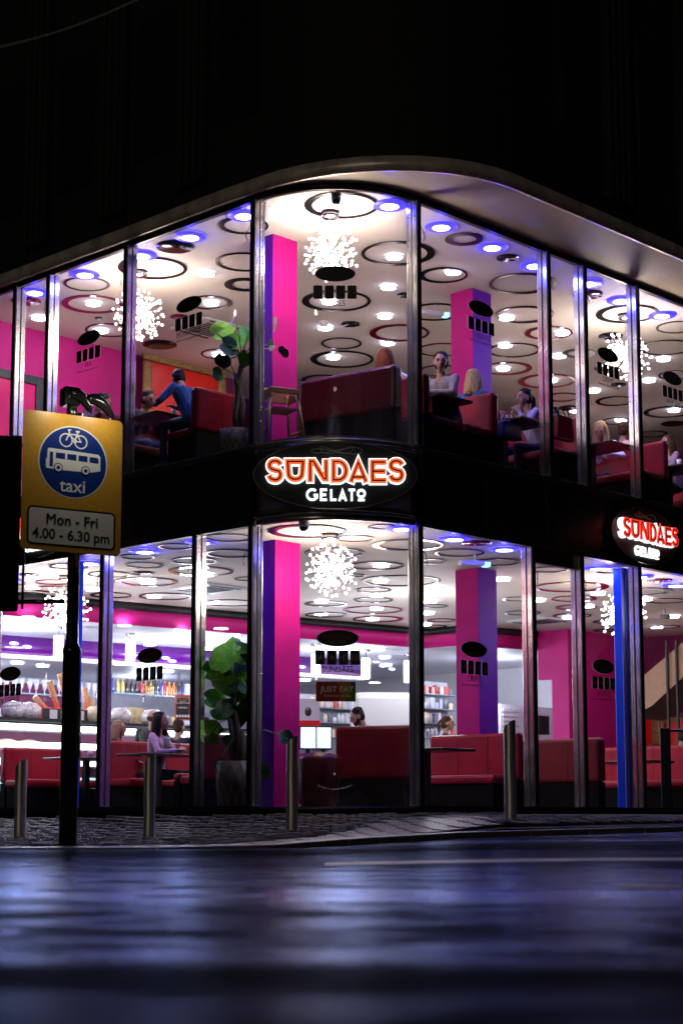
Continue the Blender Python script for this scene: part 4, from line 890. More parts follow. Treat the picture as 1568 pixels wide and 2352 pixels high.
def plant(base, Y, leaves, trunk, lab, potr=.20, poth=.42, pz=0):
    """leaves: (x, y, size px, roll deg, tilt, kind)"""
    t = thing('potted_plant', lab, 'plant', base)
    B = Vector(base)
    prof = [(.001, .0), (potr*.78, .0), (potr, poth), (potr*.93, poth), (potr*.9, poth-.05), (.001, poth-.05)]
    pot = MB().lathe(prof, 24, cap=False).build('pot', M_basket, t)
    q = MB()
    for k in range(14):
        for s_ in (1, -1): q.tube([((potr*(.785+.22*u/8)+.004)*math.cos(6.283*k/14+s_*.12*u), (potr*(.785+.22*u/8)+.004)*math.sin(6.283*k/14+s_*.12*u), poth*u/8) for u in range(9)], .006, 4)
    q.build('weave', mat('wicker_strand', (.22,.19,.18), .5), pot)['kind'] = 'stuff'
    tops = []
    for pts in trunk:
        w_ = [aty(x, y, Y)-B for x, y in pts]; w_[0] = Vector((w_[0].x, 0, poth-.04)); MB().tube([v+Vector((0, .03*math.sin(i*2), 0)) for i, v in enumerate(w_)], [.045-.012*i/len(w_) for i in range(len(w_))], 7).build('trunk', M_stem, t); tops.append(w_[-1])
    rn = random.Random(len(lab))
    for (x, y, s_, roll, tilt, kd) in leaves:
        c = aty(x, y, Y+rn.uniform(-.12, .12))-B; L = s_*Y/F
        # leaf plane faces the street: long axis on screen turned by roll (0 = pointing up)
        M_ = Matrix.Rotation(R_(-roll), 4, 'Y') @ Matrix.Rotation(R_(90-tilt), 4, 'X')
        o = inst('leaf', LF[kd], t, c, (0,0,0), (1,1,1)); o.matrix_local = Matrix.Translation(c) @ M_ @ Matrix.Scale(L, 4) @ Matrix.Translation((0, -.4, 0))
        top = min(tops, key=lambda v: (v-c).length); st = c+(M_ @ Vector((0, -.45*L, 0))); mid = (top+st)/2+Vector((0, 0, .06))
        MB().tube([top, mid, st], [.009, .007, .005], 5).build('leaf_stalk', mat('stalk_green', (.10,.18,.06), .5), t)
Yp = 20.25
plant((aty(545, 1035, 20.6).x, 20.6, FU), 20.6, [(518,757,62,-60,25,'l'),(535,730,44,75,70,'b'),(560,762,50,20,20,'g'),(533,800,56,-110,40,'b'),(545,785,50,-80,20,'g'),(505,862,46,-95,55,'g'),(512,835,52,170,60,'b'),(575,735,40,60,50,'g'),(629,749,48,88,72,'g'),(620,795,36,100,60,'g'),(650,812,40,140,65,'d'),(560,830,45,150,40,'g')],
      [[(545,1000),(540,950),(548,900),(552,850),(556,820)], [(548,1000),(556,930),(545,880),(540,860)]], 'tall big leaved plant in a wicker pot in the upper left window', .22, .30)
plant((aty(543, 1870, 20.6).x, 20.6, FL), 20.6, [(518,1500,75,-25,15,'g'),(550,1492,62,35,20,'g'),(535,1475,50,10,35,'l'),(505,1535,64,-70,20,'g'),(555,1540,66,60,25,'g'),(520,1575,70,-150,20,'l'),(550,1590,66,150,20,'g'),(540,1560,60,20,30,'d'),(500,1605,56,-90,30,'g'),(510,1640,50,-120,35,'g'),(560,1630,60,110,25,'d'),(522,1620,55,-30,30,'d'),(497,1675,50,-100,35,'l'),(545,1655,58,170,25,'d'),(530,1700,40,-60,40,'d'),(510,1765,40,-160,30,'d'),(600,1775,46,110,40,'g'),(552,1520,50,80,30,'b'),(525,1540,56,-10,30,'d'),(650,1690,44,60,35,'d'),(492,1700,34,-140,40,'g'),(562,1570,50,30,40,'d')],
      [[(545,1800),(540,1760),(548,1700),(540,1640),(536,1600),(540,1560)], [(538,1800),(530,1740),(534,1690),(528,1650)], [(552,1800),(560,1740),(556,1680)]], 'tall bushy big leaved plant in a wicker planter in the lower left window', .27, .58)
# ------------------------------------------------------------ illuminated signs
M_sgw = mat('sign_white_light', (1,1,1), .5, emis=(.86,.94,1.), est=1.5); M_sgo = mat('sign_orange_light', (1,.3,.1), .5, emis=(1,.13,.028), est=1.05)
M_sgr = mat('sign_red_light', (1,.2,.1), .5, emis=(1,.035,.02), est=.95); M_sgk = mat('sign_black_line', (.01,.008,.008), .4); M_face = mat('sign_face', (.012,.013,.013), .5, noise=.2, nscale=6, spec=.2)
def zz_(pts): return [((x-788)*.001305, (405-y)*.001305) for x, y in pts]
ZA = lambda cx, cy, r, a0, a1, n=10, ry=None: [(x, 2*cy-y) for x, y in arc(cx, cy, r, a0, a1, n, ry)]
def Sst(cx): return ZA(cx, 327, 44, 25, 90, 5, 40)+ZA(cx-8, 327, 44, 90, 235, 9, 40)[1:]+[(cx+8, 374)]+ZA(cx, 412, 45, 50, -110, 10, 46)+ZA(cx-8, 412, 44, -110, -160, 4, 46)[1:]
LET = {'S': [(Sst(260), False)],
 'U': [([(368,292),(504,292),(496,400)]+ZA(436, 402, 60, 0, -180, 10, 50)[1:-1]+[(376,400)], True)],
 'N': [([(567,462),(567,290),(594,290),(690,448),(706,448),(706,286)], False)],
 'D': [([(772,292),(822,292)]+ZA(812, 375, 70, 80, -80, 10, 83)+[(772,458)], True)],
 'A': [([(928,466),(990,300),(1054,466)], False), ([(948,432),(1034,432)], False)],
 'E': [([(1224,298),(1116,298),(1116,462),(1224,462)], False), ([(1116,380),(1216,380)], False)],
 'S2': [(Sst(1328), False)]}
GEL = [(ZA(585,584,46,50,330,14)+[(626,607),(626,588),(596,588)], False), ([(714,540),(662,540),(662,630),(714,630)], False), ([(662,585),(706,585)], False), ([(751,537),(751,630),(797,630)], False), ([(822,640),(851,545),(882,640)], False), ([(836,612),(868,612)], False), ([(903,541),(962,541)], False), ([(932,541),(932,640)], False), (ZA(1016,574,31,0,336,16), True), ([(986,632),(1046,632)], False)]
def sundaes_sign(loc, rz, sx, lab, oblique=False, sy=1.0):
    t = thing('restaurant_sign', lab, 'sign', loc, rz)
    ew, eh = .945*sx, .395*sy; n = 56
    el = [(ew*math.cos(2*math.pi*k/n), eh*math.sin(2*math.pi*k/n)) for k in range(n)]
    MB().prism(el, -.03, .10, 'y').build('face', M_face, t, bevel=.008)
    def sc(p): return [(x*sx, y*sy) for x, y in zz_(p)]
    mb = MB(); ribbon(mb, [(x*.996, y*.99) for x, y in el], .010, -.034, -.029, True); mb.build('rim', mat('sign_rim', (.16,.12,.10), .3, .8), t)
    u = .001305*(sx+sy)/2
    orange = M_sgr if oblique else M_sgo
    for k in LET:
        mb = MB()
        for p, c in LET[k]: ribbon(mb, sc(p), (72 if not oblique else 56)*u, -.075, -.031, c)
        o = mb.build('letter', M_sgw, t)
        mb = MB()
        for i, (p, c) in enumerate(LET[k]): ribbon(mb, sc(p), 50*u, -.083-.0006*i, -.0755, c)
        if not oblique: mb.build('letter_face', orange, o)
        else:
            mb = MB()
            for i, (p, c) in enumerate(LET[k]): ribbon(mb, sc(p), 48*u, -.135-.0006*i, -.12, c)
            mb.build('letter_face', orange, o)
        mb = MB()
        d = 0 if not oblique else -.052
        for i, (p, c) in enumerate(LET[k]): ribbon(mb, sc(p), 14*u, -.0865+d-.0006*i, -.0842+d, c)
        mb.build('black_line', M_sgk, o)
    for i, (p, c) in enumerate(GEL):
        mb = MB(); ribbon(mb, sc(p), 19*u, -.06-.0004*(i % 3), -.031, c, False); mb.build('gelato_stroke', M_sgw, t)
    mb = MB(); fl = [(575+225*(1+math.sin(v))*1.0, 188+24*math.sin(2*v)*1.0+6*math.cos(v)) for v in [2*math.pi*i/40 for i in range(40)]]
    ribbon(mb, sc(fl), 3*u, -.034, -.0305, True); fl2 = [(650+150*(1+math.sin(v)), 180+40*math.sin(2*v+.6)*.8) for v in [2*math.pi*i/40 for i in range(40)]]
    ribbon(mb, sc(fl2), 2.5*u, -.0345, -.031, True); mb.build('flourish', mat('grey_print', (.25,.25,.25), .5), t)
    return t
p = aty(770, 1092, 19.22); sundaes_sign(p, 0, 1.0, 'lit oval SUNDAES GELATO sign on the rounded corner between the storeys')
s, z = fac(1476, 1232, 'R', .09); sw = (fac(1556, 1232, 'R', .09)[0]-fac(1394, 1232, 'R', .09)[0])*.92
sundaes_sign(W(s, -(RC+.10), z), ANG, sw/1.89, 'lit oval SUNDAES GELATO sign with red letters on the right facade', True, .98)
s, z = fac(96, 1215, 'L', .09)
sundaes_sign(W(-(RC+.10), s, z), ANG-math.pi/2, sw/1.89*1.08, 'lit oval sign mostly hidden behind the yellow street sign on the left facade', True, .98)
light('sign_light', 'POINT', aty(770, 1010, 18.7), .8, (1,.9,.85), .05)

# ------------------------------------------------------------ stickers on the glass
M_stk = mat('sticker_black', (.008,.008,.009), .35); M_stw = mat('sticker_white_edge', (.75,.75,.78), .5); M_stt = mat('sticker_text', (.03,.03,.035), .5)
M_c = [mat('card_teal', (.005,.03,.035), .4), mat('card_maroon', (.03,.005,.010), .4), mat('card_navy', (.005,.02,.05), .4), mat('card_red', (.035,.004,.004), .4)]
M_gr = mat('icon_grey', (.22,.26,.27), .5); M_txr = mat('sticker_red', (.25,.02,.02), .5)
def rrect(w_, h_, r, n=4):
    return [p for cx, cy, a0 in ((w_/2-r, h_/2-r, 0), (-w_/2+r, h_/2-r, 90), (-w_/2+r, -h_/2+r, 180), (w_/2-r, -h_/2+r, 270)) for p in arc(cx, cy, r, a0, a0+90, n)]
def plate(nm, par, poly, y, th, m_): return MB().prism(poly, y-th, y, 'y').build(nm, m_, par)
def decal(par, side, s, z, word, logo=True, lit=False, justeat=False, sc=1.0, curved=False):
    # local frame on the outer face of the glass, x to the right seen from the street, y into the building
    e = thing('tmp', '', '') if False else None
    if curved:
        ph = s; M_ = Matrix.Translation((-(RC+.010)*math.cos(ph), -(RC+.010)*math.sin(ph), z)) @ Matrix.Rotation(ph-math.pi/2, 4, 'Z')
    elif side == 'L': M_ = Matrix.Translation((-(RC+.008), s, z)) @ Matrix.Rotation(-math.pi/2, 4, 'Z')
    else: M_ = Matrix.Translation((s, -(RC+.008), z))
    def put(o, dx=0, dz=0, dy=0): o.matrix_local = M_ @ Matrix.Translation((dx*sc, dy, dz*sc)) @ Matrix.Scale(sc, 4); return o
    el = [(.245*math.cos(2*math.pi*k/36), .095*math.sin(2*math.pi*k/36)) for k in range(36)]
    put(plate('oval_sticker_edge', par, [(x*1.03, y*1.07) for x, y in el], 0, .002, M_stw)); put(plate('oval_sticker', par, el, 0, .002, M_stk), 0, 0, -.0025)
    if lit: put(inst('sticker_text', textmesh('st', 'GELATO', .055, M_gr, .0005), par), 0, -.052, -.006); put(inst('sticker_text', textmesh('st', 'SUNDAES', .085, M_txr, .0005), par), 0, .01, -.006)
    for k in range(4):
        dx = (k-1.5)*.138; rr_ = rrect(.108, .166, .014); put(plate('card_sticker_edge', par, [(x*1.06, y*1.04) for x, y in rr_], 0, .002, M_stw), dx, -.232); put(plate('card_sticker', par, rr_, 0, .002, M_c[k]), dx, -.232, -.0025)
        if lit:
            mb = MB()
            if k == 0: mb.prism([(-.03,.0),(-.01,.012),(.005,.028),(.02,.03),(.034,.02),(.025,-.005),(.0,-.03),(-.035,-.026),(-.015,-.015),(-.03,-.008)], -.001, 0, 'y')
            if k == 1:
                for r_ in (.015, .03, .045): ribbon(mb, [(x-.02, y-.022) for x, y in arc(0, 0, r_, 0, 90, 6)], .008, -.001, 0)
            if k == 2: ribbon(mb, [(.022,.036),(.006,.034),(.0,.022),(.0,-.04)], .014, -.001, 0); ribbon(mb, [(-.02,.004),(.02,.004)], .012, -.0014, -.0002)
            if k == 3: ribbon(mb, rrect(.06,.06,.01,2), .008, -.001, 0, True); ribbon(mb, arc(0,0,.014,0,330,10), .007, -.001, 0, True)
            put(mb.build('icon', M_gr, par), dx, -.232, -.0045)
    put(inst('word_sticker', textmesh('wd', word, .105, M_stt, .0006, sx=.82), par), 0, -.375, -.003); put(inst('web_address', textmesh('wb', 'www.sundaesgelato.com', .050, M_stt, .0006), par), 0, -.452, -.003)
    if justeat:
        A_ = (-.235, .235, -.115, .115); put(plate('app_sticker', par, rrect(.47, .235, .015), 0, .002, mat('je_red', (.45,.03,.015), .4)), -.02, -.635)
        put(MB().prism([(.03,-.116),(.10,.0),(.0,.117),(.232,.117),(.232,-.116)], -.001, 0, 'y').build('app_sticker_band', mat('je_orange', (.5,.22,.02), .4), par), -.02, -.635, -.0025)
        put(MB().prism([(.10,-.116),(.16,-.02),(.232,.09),(.232,-.116)], -.001, 0, 'y').build('app_sticker_band', mat('je_green', (.08,.22,.04), .4), par), -.02, -.635, -.004)
        put(MB().prism([(.19,.06),(.17,.117),(.232,.117),(.232,.04)], -.001, 0, 'y').build('app_sticker_band', mat('je_blue', (.02,.10,.3), .4), par), -.02, -.635, -.0055)
        put(inst('app_sticker_text', textmesh('je', 'JUST EAT', .095, mat('je_white', (.9,.88,.85), .5), .0006, bold=.002), par), -.005, -.61, -.009); put(inst('app_sticker_text', textmesh('je2', 'Download the app', .042, MATS['je_white'], .0006), par), .0, -.685, -.009)
def dpx(x, y, side): return fac(x, y, side)
def which(lst, panes, s):
    for (a_, b_), p_ in zip(zip(lst, lst[1:]), panes):
        if a_ <= s <= b_: return p_
    return panes[-1]
for (x, y, side, wd, lst, panes, lit) in ((205,776,'L','TEA',UL,PU,0),(435,699,'L','MILKSHAKES',UL,PU,0),(1103,709,'R','SUNDAES',UR,QU,0),(1394,815,'R','CREPES',UR,QU,0),(1542,869,'R','WAFFLES',UR,QU,0),
    (25,1548,'L','MILKSHAKES',LL,PL,1),(345,1506,'L','CAKES',LL,PL,1),(1087,1492,'R','CREPES',LR,QL,1),(1384,1531,'R','WAFFLES',LR,QL,1)):
    s, z = dpx(x, y, side); decal(which(lst, panes, s), side, s, z, wd, True, bool(lit), sc=.97)
def cph(x, y):
    r = ray(x, y); best = None
    # circle intersection nearest the camera
    ox, oy = -O.x, -O.y; A2 = r.x**2+r.y**2; B2 = 2*(ox*r.x+oy*r.y); C2 = ox*ox+oy*oy-RC*RC; t = (-B2-math.sqrt(B2*B2-4*A2*C2))/(2*A2)
    a, b = AB((r.x*t, r.y*t)); return math.atan2(-b, -a), CH+r.z*t
ph, z = cph(769, 629); decal(CUp, 'C', ph, z, 'CAKES', curved=True, sc=.97)
ph, z = cph(775, 1466); decal(CLp, 'C', ph, z, 'SUNDAES', curved=True, lit=True, justeat=True, sc=.97)
# loose wire curls hung in the glass corners
def curl(par, side, s, z, flip=1):
    rn = random.Random(int(s*97+z*31)); pts = [(.02*math.sin(k*.9)+flip*.012*k, -.03*abs(math.sin(k*.7))-.028*k+.22) for k in range(14)]
    mb = MB()
    for q in range(2):
        P = [(p_[0]+rn.uniform(-.02,.02), p_[1]+rn.uniform(-.02,.02)) for p_ in pts]
        mb.tube([(-(RC-.02), s+u, z+v-.2) if side == 'L' else (s+u, -(RC-.02), z+v-.2) for u, v in P], .0035, 4)
    mb.build('wire_curl', M_stem, par)
for lst, panes, side, z in ((UL, PU, 'L', 7.7), (LL, PL, 'L', 3.7), (UR, QU, 'R', 7.7), (LR, QL, 'R', 3.7)):
    for a_, p_ in list(zip(lst, panes))[:3]: curl(p_, side, a_+.10, z)

# ------------------------------------------------------------ street furniture
def bollard(x, y, Y, hpx, rpx, lab):
    p = aty(x, y, Y); gz = zp(p.x, p.y); top = aty(x, y-hpx, Y).z; h = top-gz; r = rpx*Y/F
    t = thing('bollard', lab, 'bollard', (p.x, p.y, gz-.01), R_(-30), 'stainless steel bollards along the kerb'); n = 28; c = .13
    vs = []; 
    for k in range(n): a = 2*math.pi*k/n; vs.append((r*math.cos(a), r*math.sin(a), 0))
    for k in range(n): a = 2*math.pi*k/n; vs.append((r*math.cos(a), r*math.sin(a), h-.045+.05*math.cos(a)*1.0))
    mb = MB(); mb.smooth = True; mb.add(vs, [(k, (k+1) % n, n+(k+1) % n, n+k) for k in range(n)]); mb.smooth = False; mb.add([vs[n+k] for k in range(n)], [tuple(range(n))]); mb.build('post', M_bol, t)
    q = MB(); q.add([(v[0]*.93, v[1]*.93, v[2]+.001) for v in vs[n:]], [tuple(range(n))]); q.build('slanted_cap', mat('cap_steel', (.10,.10,.13), .35, .8), t)
M_bol = mat('bollard_steel', (.78,.75,.70), .34, .9, noise=.15, nscale=30, stretch=(1,1,.1), rn=.05)
bollard(45, 1933, 19.0, 190, 13.5, 'steel slant topped bollard at far left before the red booth'); bollard(342, 1933, 18.3, 200, 13, 'steel slant topped bollard in front of the woman in pink')
bollard(670, 1912, 17.4, 222, 13, 'steel slant topped bollard in front of the lower magenta column'); b4 = bollard(1172, 1868, 18.1, 215, 14, 'steel slant topped bollard on the right by the purple column')
# pole with the yellow sign
Yp = 14.9; p = aty(155, 1945, Yp); gz = zp(p.x, p.y); px = Yp/F
t = thing('sign_pole', 'tall black painted sign pole with a thick lower sleeve near the kerb', 'pole', (p.x, p.y, gz-.01)); M_pole = mat('black_gloss', (.012,.012,.012), .22, 0, coat=.5, noise=.1)
zt = aty(160, 948, Yp).z-gz; zn = aty(155, 1500, Yp).z-gz; r0 = 20.5*px; r1 = 14.5*px
MB().lathe([(r0, 0), (r0, zn), (r0*1.06, zn+.01), (r0*1.06, zn+.035), (r0, zn+.05), (r1, zn+.10), (r1, zt)], 28).build('shaft', M_pole, t)
MB().box(r0*.3, r0*1.15, -.045, .045, aty(155, 1740, Yp).z-gz, aty(155, 1610, Yp).z-gz).build('service_door', M_pole, t, bevel=.006)
pc = Vector((aty(160, 1100, Yp).x, Yp, 0))
# plate: left edge nearer than right
PLt, PRt = aty(57, 940, 14.55), aty(283, 973, 15.03); PLb, PRb = aty(55, 1262, 14.55), aty(284, 1280, 15.03)
wd = math.hypot(PRt.x-PLt.x, PRt.y-PLt.y); rz = math.atan2(PRt.y-PLt.y, PRt.x-PLt.x); zt_ = (PLt.z+PRt.z)/2; zb_ = (PLb.z+PRb.z)/2; hh = zt_-zb_
pcx, pcy = (PLt.x+PRt.x)/2, (PLt.y+PRt.y)/2
t = thing('bus_lane_sign', 'yellow bus lane sign with a blue bicycle and bus roundel and time plate', 'road sign', (pcx, pcy-.05, (zt_+zb_)/2), rz)
M_yel = mat('sign_yellow', (.56,.30,.035), .35, noise=.08, nscale=30); M_blu = mat('sign_blue', (.004,.028,.20), .35, noise=.05); M_sw = mat('sign_white', (.80,.80,.76), .4, noise=.05); M_sk = mat('sign_black', (.012,.012,.012), .4)
plate('plate', t, rrect(wd, hh, .045, 6), 0, .004, M_yel); plate('back_rail', t, [(-wd*.35,-.4),(wd*.35,-.4),(wd*.35,-.36),(-wd*.35,-.36)], .03, .025, M_black); plate('back_rail', t, [(-wd*.35,.36),(wd*.35,.36),(wd*.35,.4),(-wd*.35,.4)], .03, .025, M_black)
# unit: height of plate = 322 source-zoom px of 1510 -> local coordinates from the enlarged view
U = hh/1495; cu_ = (830, 1215)
def sp(pts): return [((x-cu_[0])*wd/1112, (cu_[1]-(y-(x-830)*.118))*U) for x, y in pts]
Rw = 352*wd/1112; cy = (cu_[1]-985)*U
def circ(r, cx=0, cz=0, n=48): return [(cx+r*math.cos(2*math.pi*k/n), cz+r*math.sin(2*math.pi*k/n)) for k in range(n)]
ry_ = 430*U; Rc = (Rw+ry_)/2
plate('roundel_edge', t, circ(Rc*1.0, 0, cy), -.0045, .001, M_sw); plate('roundel', t, circ(Rc*.965, 0, cy), -.006, .001, M_blu)
mb = MB(); y0, y1 = -.0085, -.0075
wl_, wr_ = sp([(745,742)])[0], sp([(910,766)])[0]
ribbon(mb, circ(.058, *wl_, 20), .011, y0, y1, True); ribbon(mb, circ(.058, *wr_, 20), .011, y0-.0002, y1, True)
fr = sp([(745,742),(782,660),(770,630),(795,630)]); ribbon(mb, fr, .011, y0-.0004, y1); ribbon(mb, sp([(780,680),(862,684),(845,745),(780,684)]), .010, y0-.0006, y1, True); ribbon(mb, sp([(845,745),(880,655)]), .010, y0-.0008, y1); ribbon(mb, sp([(855,650),(890,652)]), .013, y0-.001, y1); ribbon(mb, sp([(845,755),(910,766),(872,690)]), .010, y0-.0012, y1); mb.build('bicycle_symbol', M_sw, t)
ribbon_circ = circ(.016, *sp([(845,757)])[0], 12); mb = MB(); ribbon(mb, ribbon_circ, .007, y0-.0014, y1, True); mb.build('chainwheel_symbol', M_sw, t)
bus = sp([(545,826+8),(560,824)])+sp([(1110,905),(1135,930),(1137,1088),(1010,1102),(940,1092),(700,1068),(640,1058),(530,1040),(527,940),(540,935)])
plate('bus_symbol', t, bus, -.0075, .001, M_sw)
for q in ([(567,865),(605,870),(605,1027),(567,1022)], [(635,875),(738,886),(738,952),(635,934)], [(762,893),(864,903),(864,968),(762,952)], [(888,910),(990,922),(990,985),(888,970)], [(1012,928),(1095,938),(1115,958),(1115,1003),(1012,988)]): plate('bus_window', t, sp(q), -.009, .001, M_blu)
for c in ((665,1040),(970,1080)):
    k = sp([c])[0]; plate('wheel_ring', t, circ(.042, k[0], k[1], 20), -.0095, .001, M_blu); plate('wheel_tyre', t, circ(.033, k[0], k[1], 20), -.011, .001, M_sw); plate('wheel_hub', t, circ(.017, k[0], k[1], 16), -.0125, .001, M_blu)
o = inst('sign_text', textmesh('taxi', 'taxi', .165, M_sw, .0005, bold=.0015), t, (sp([(832,1245)])[0][0], -.008, sp([(832,1250)])[0][1]))
pw, phh = wd*.885, 415*U; pz = sp([(830,1700)])[0][1]
def sh_(poly): return [(x, y+pz) for x, y in poly]
plate('time_plate_edge', t, sh_(rrect(pw, phh, .045, 6)), -.0045, .0015, M_sk); plate('time_plate', t, sh_(rrect(pw-.035, phh-.035, .030, 6)), -.0065, .001, mat('plate_white', (.72,.72,.69), .4, noise=.06))
inst('sign_text', textmesh('mf', 'Mon - Fri', .130, M_sk, .0005), t, (0, -.009, pz+.062)); mf2 = textmesh('mf', 'Mon - Fri', .130, M_sk, .0005); inst('sign_text', mf2, t, (.0045, -.0102, pz+.0625)); inst('sign_text', mf2, t, (.0022, -.0114, pz+.060)); inst('sign_text', textmesh('hr', '4.00 - 6.30 pm', .128, M_sk, .0005, bold=.0022, sx=.97), t, (0, -.009, pz-.072))
# twin hooded lamps above the plate
t = thing('sign_light', 'black twin hooded lamp unit on top of the yellow sign pole', 'lamp', (pcx, pcy+.03, zt_), rz)
MB().box(-.12,.03,-.05,.10,.10,.27).build('housing', M_pole, t, bevel=.02)
def hood(x0, x1, z0, s_):
    mb = MB(); mb.smooth = True; n = 12; vs = []
    for i in range(8):
        u = i/7; yy = -.02-.26*0; r_ = .062*math.sin(math.pi*(.18+.64*u))**.6
        for k in range(n): a = 2*math.pi*k/n; vs.append((lerp(x0, x1, u), -.06+1.1*r_*math.cos(a), z0+.06*math.sin(math.pi*(.25+.5*u))-.13*u*u+r_*.95*math.sin(a)))
    fs = [(i*n+k, (i+1)*n+k, (i+1)*n+(k+1) % n, i*n+(k+1) % n) for i in range(7) for k in range(n)]+[tuple(range(n)), tuple(range(7*n, 8*n))[::-1]]
    mb.add(vs, fs); return mb
hood(-.08, .12, .155, 1).build('hood', M_pole, t); hood(.09, .33, .125, 1).build('hood', M_pole, t)
MB().tube([(.0,.02,.22),(.2,.02,.22)], .016, 8).build('bar', M_pole, t); MB().tube([(-.02,.03,-.1),(-.02,.03,.2)], .05, 14).build('spigot', M_pole, t)
for x, tg in ((-.22, -.22), (.22, .20)):
    o = light('lamp_light', 'AREA', (x*.9, -.34, .10), 1.5, (1,.93,.80), parent=t, shape='RECTANGLE', size=.12, size_y=.05)
    d = Vector((0, .42, -.62)); o.rotation_euler = d.to_track_quat('-Z', 'Y').to_euler()
# traffic signal seen from behind at the left edge
t = thing('traffic_signal', 'black traffic signal head at the left edge bracketed to the sign pole', 'traffic signal', aty(-28, 1410, 14.9)); zq = aty(0, 1000, 14.9).z-aty(0, 1410, 14.9).z
MB().box(-.22,.265,-.02,.02,.02,zq).build('backing_board', mat('signal_board', (.003,.003,.003), .8, spec=.1), t, bevel=.03); MB().box(-.15,.20,.02,.22,.08,zq-.06).build('housing', mat('signal_black', (.004,.004,.005), .6, spec=.2), t, bevel=.04)
for k in range(3): MB().tube([(.03,.22,.25+k*.5),(.03,.42,.25+k*.5)], .13, 18, cap=False).build('visor', M_black, t)
z_ = aty(0, 1382, 14.9).z-aty(0, 1410, 14.9).z; MB().tube([(.26,.0,z_),(.68,.0,z_)], .022, 10).build('bracket', M_pole, t); MB().tube([(.26,.0,z_+.78),(.68,.0,z_+.78)], .018, 10).build('bracket', M_pole, t); MB().tube([(.24,.05,zq-.1),(.30,.05,zq-.02),(.29,.06,.05)], .012, 8).build('cable', M_black, t)
# overhead cables at the top left
A_, B_ = aty(-30, 112, 13), aty(330, -10, 13)
for k in range(2):
    pts = [A_.lerp(B_, u/12)+Vector((0, 0, -.05*math.sin(math.pi*u/12)-.012*k)) for u in range(-8, 21)]
    o = MB().tube(pts, .0035, 5).build('overhead_cable', mat('cable_sheath', (.35,.35,.33), .5)); tag(o, ['upper', 'lower'][k]+' strand of the thin cable pair crossing the top left corner', 'cable')
# notice post at lower right inside
pz_ = aty(1531, 1850, 23.5); t = thing('notice_stand', 'dark blue metal notice stand with a rail inside the lower right window', 'stand', (pz_.x, pz_.y, FL)); h = aty(1531, 1673, 23.5).z-FL
MB().box(-.07,.07,-.02,.02,.02,h).build('post', mat('navy_metal', (.01,.012,.03), .4), t, bevel=.006); MB().box(-.2,.2,-.15,.15,0,.02).build('foot', M_black, t); MB().tube([(.07,0,h-.03),(1.2,.3,h-.03)], .02, 8).build('rail', M_black, t)
# ------------------------------------------------------------ people
def nv(v): return np.array(v, float)
def ik(s, t, l1, l2, pole):
    s, t, pole = Vector(s), Vector(t), Vector(pole); d = t-s; D = min(d.length, (l1+l2)*.995); d = d.normalized()
    x = (l1*l1-l2*l2+D*D)/(2*D); h = math.sqrt(max(0, l1*l1-x*x)); pp = pole-d*pole.dot(d); pp = pp.normalized()
    return s+d*x+pp*h, s+d*D
def remeshed(nm, mb, mats, voxel, par, smooth=3, tags=None):
    me = bpy.data.meshes.new('t'); me.from_pydata(mb.v, [], mb.f); ob = bpy.data.objects.new('t', me); COL.objects.link(ob)
    r = ob.modifiers.new('r', 'REMESH'); r.mode = 'VOXEL'; r.voxel_size = voxel; r.use_smooth_shade = True
    s_ = ob.modifiers.new('s', 'SMOOTH'); s_.iterations = smooth; s_.factor = .5
    out = bpy.data.meshes.new_from_object(ob.evaluated_get(bpy.context.evaluated_depsgraph_get())); bpy.data.objects.remove(ob); bpy.data.meshes.remove(me)
    out.name = nm; out.materials.clear()
    for m_ in mats: out.materials.append(m_)
    n = len(out.polygons); out.polygons.foreach_set('use_smooth', [True]*n)
    if tags:
        c = np.zeros(n*3); out.polygons.foreach_get('center', c); c = c.reshape(-1, 3); best = np.full(n, 1e9); ti = np.zeros(n, int)
        for (p, q, r1, r2, k) in tags:
            p, q = nv(p), nv(q); d = q-p; L = max(d.dot(d), 1e-9); u = np.clip(((c-p) @ d)/L, 0, 1)
            ds = np.linalg.norm(c-(p+u[:, None]*d), axis=1)-(r1+(r2-r1)*u)
            m_ = ds < best; best[m_] = ds[m_]; ti[m_] = k
        out.polygons.foreach_set('material_index', ti.tolist())
    out.update(); return inst(nm, out, par)
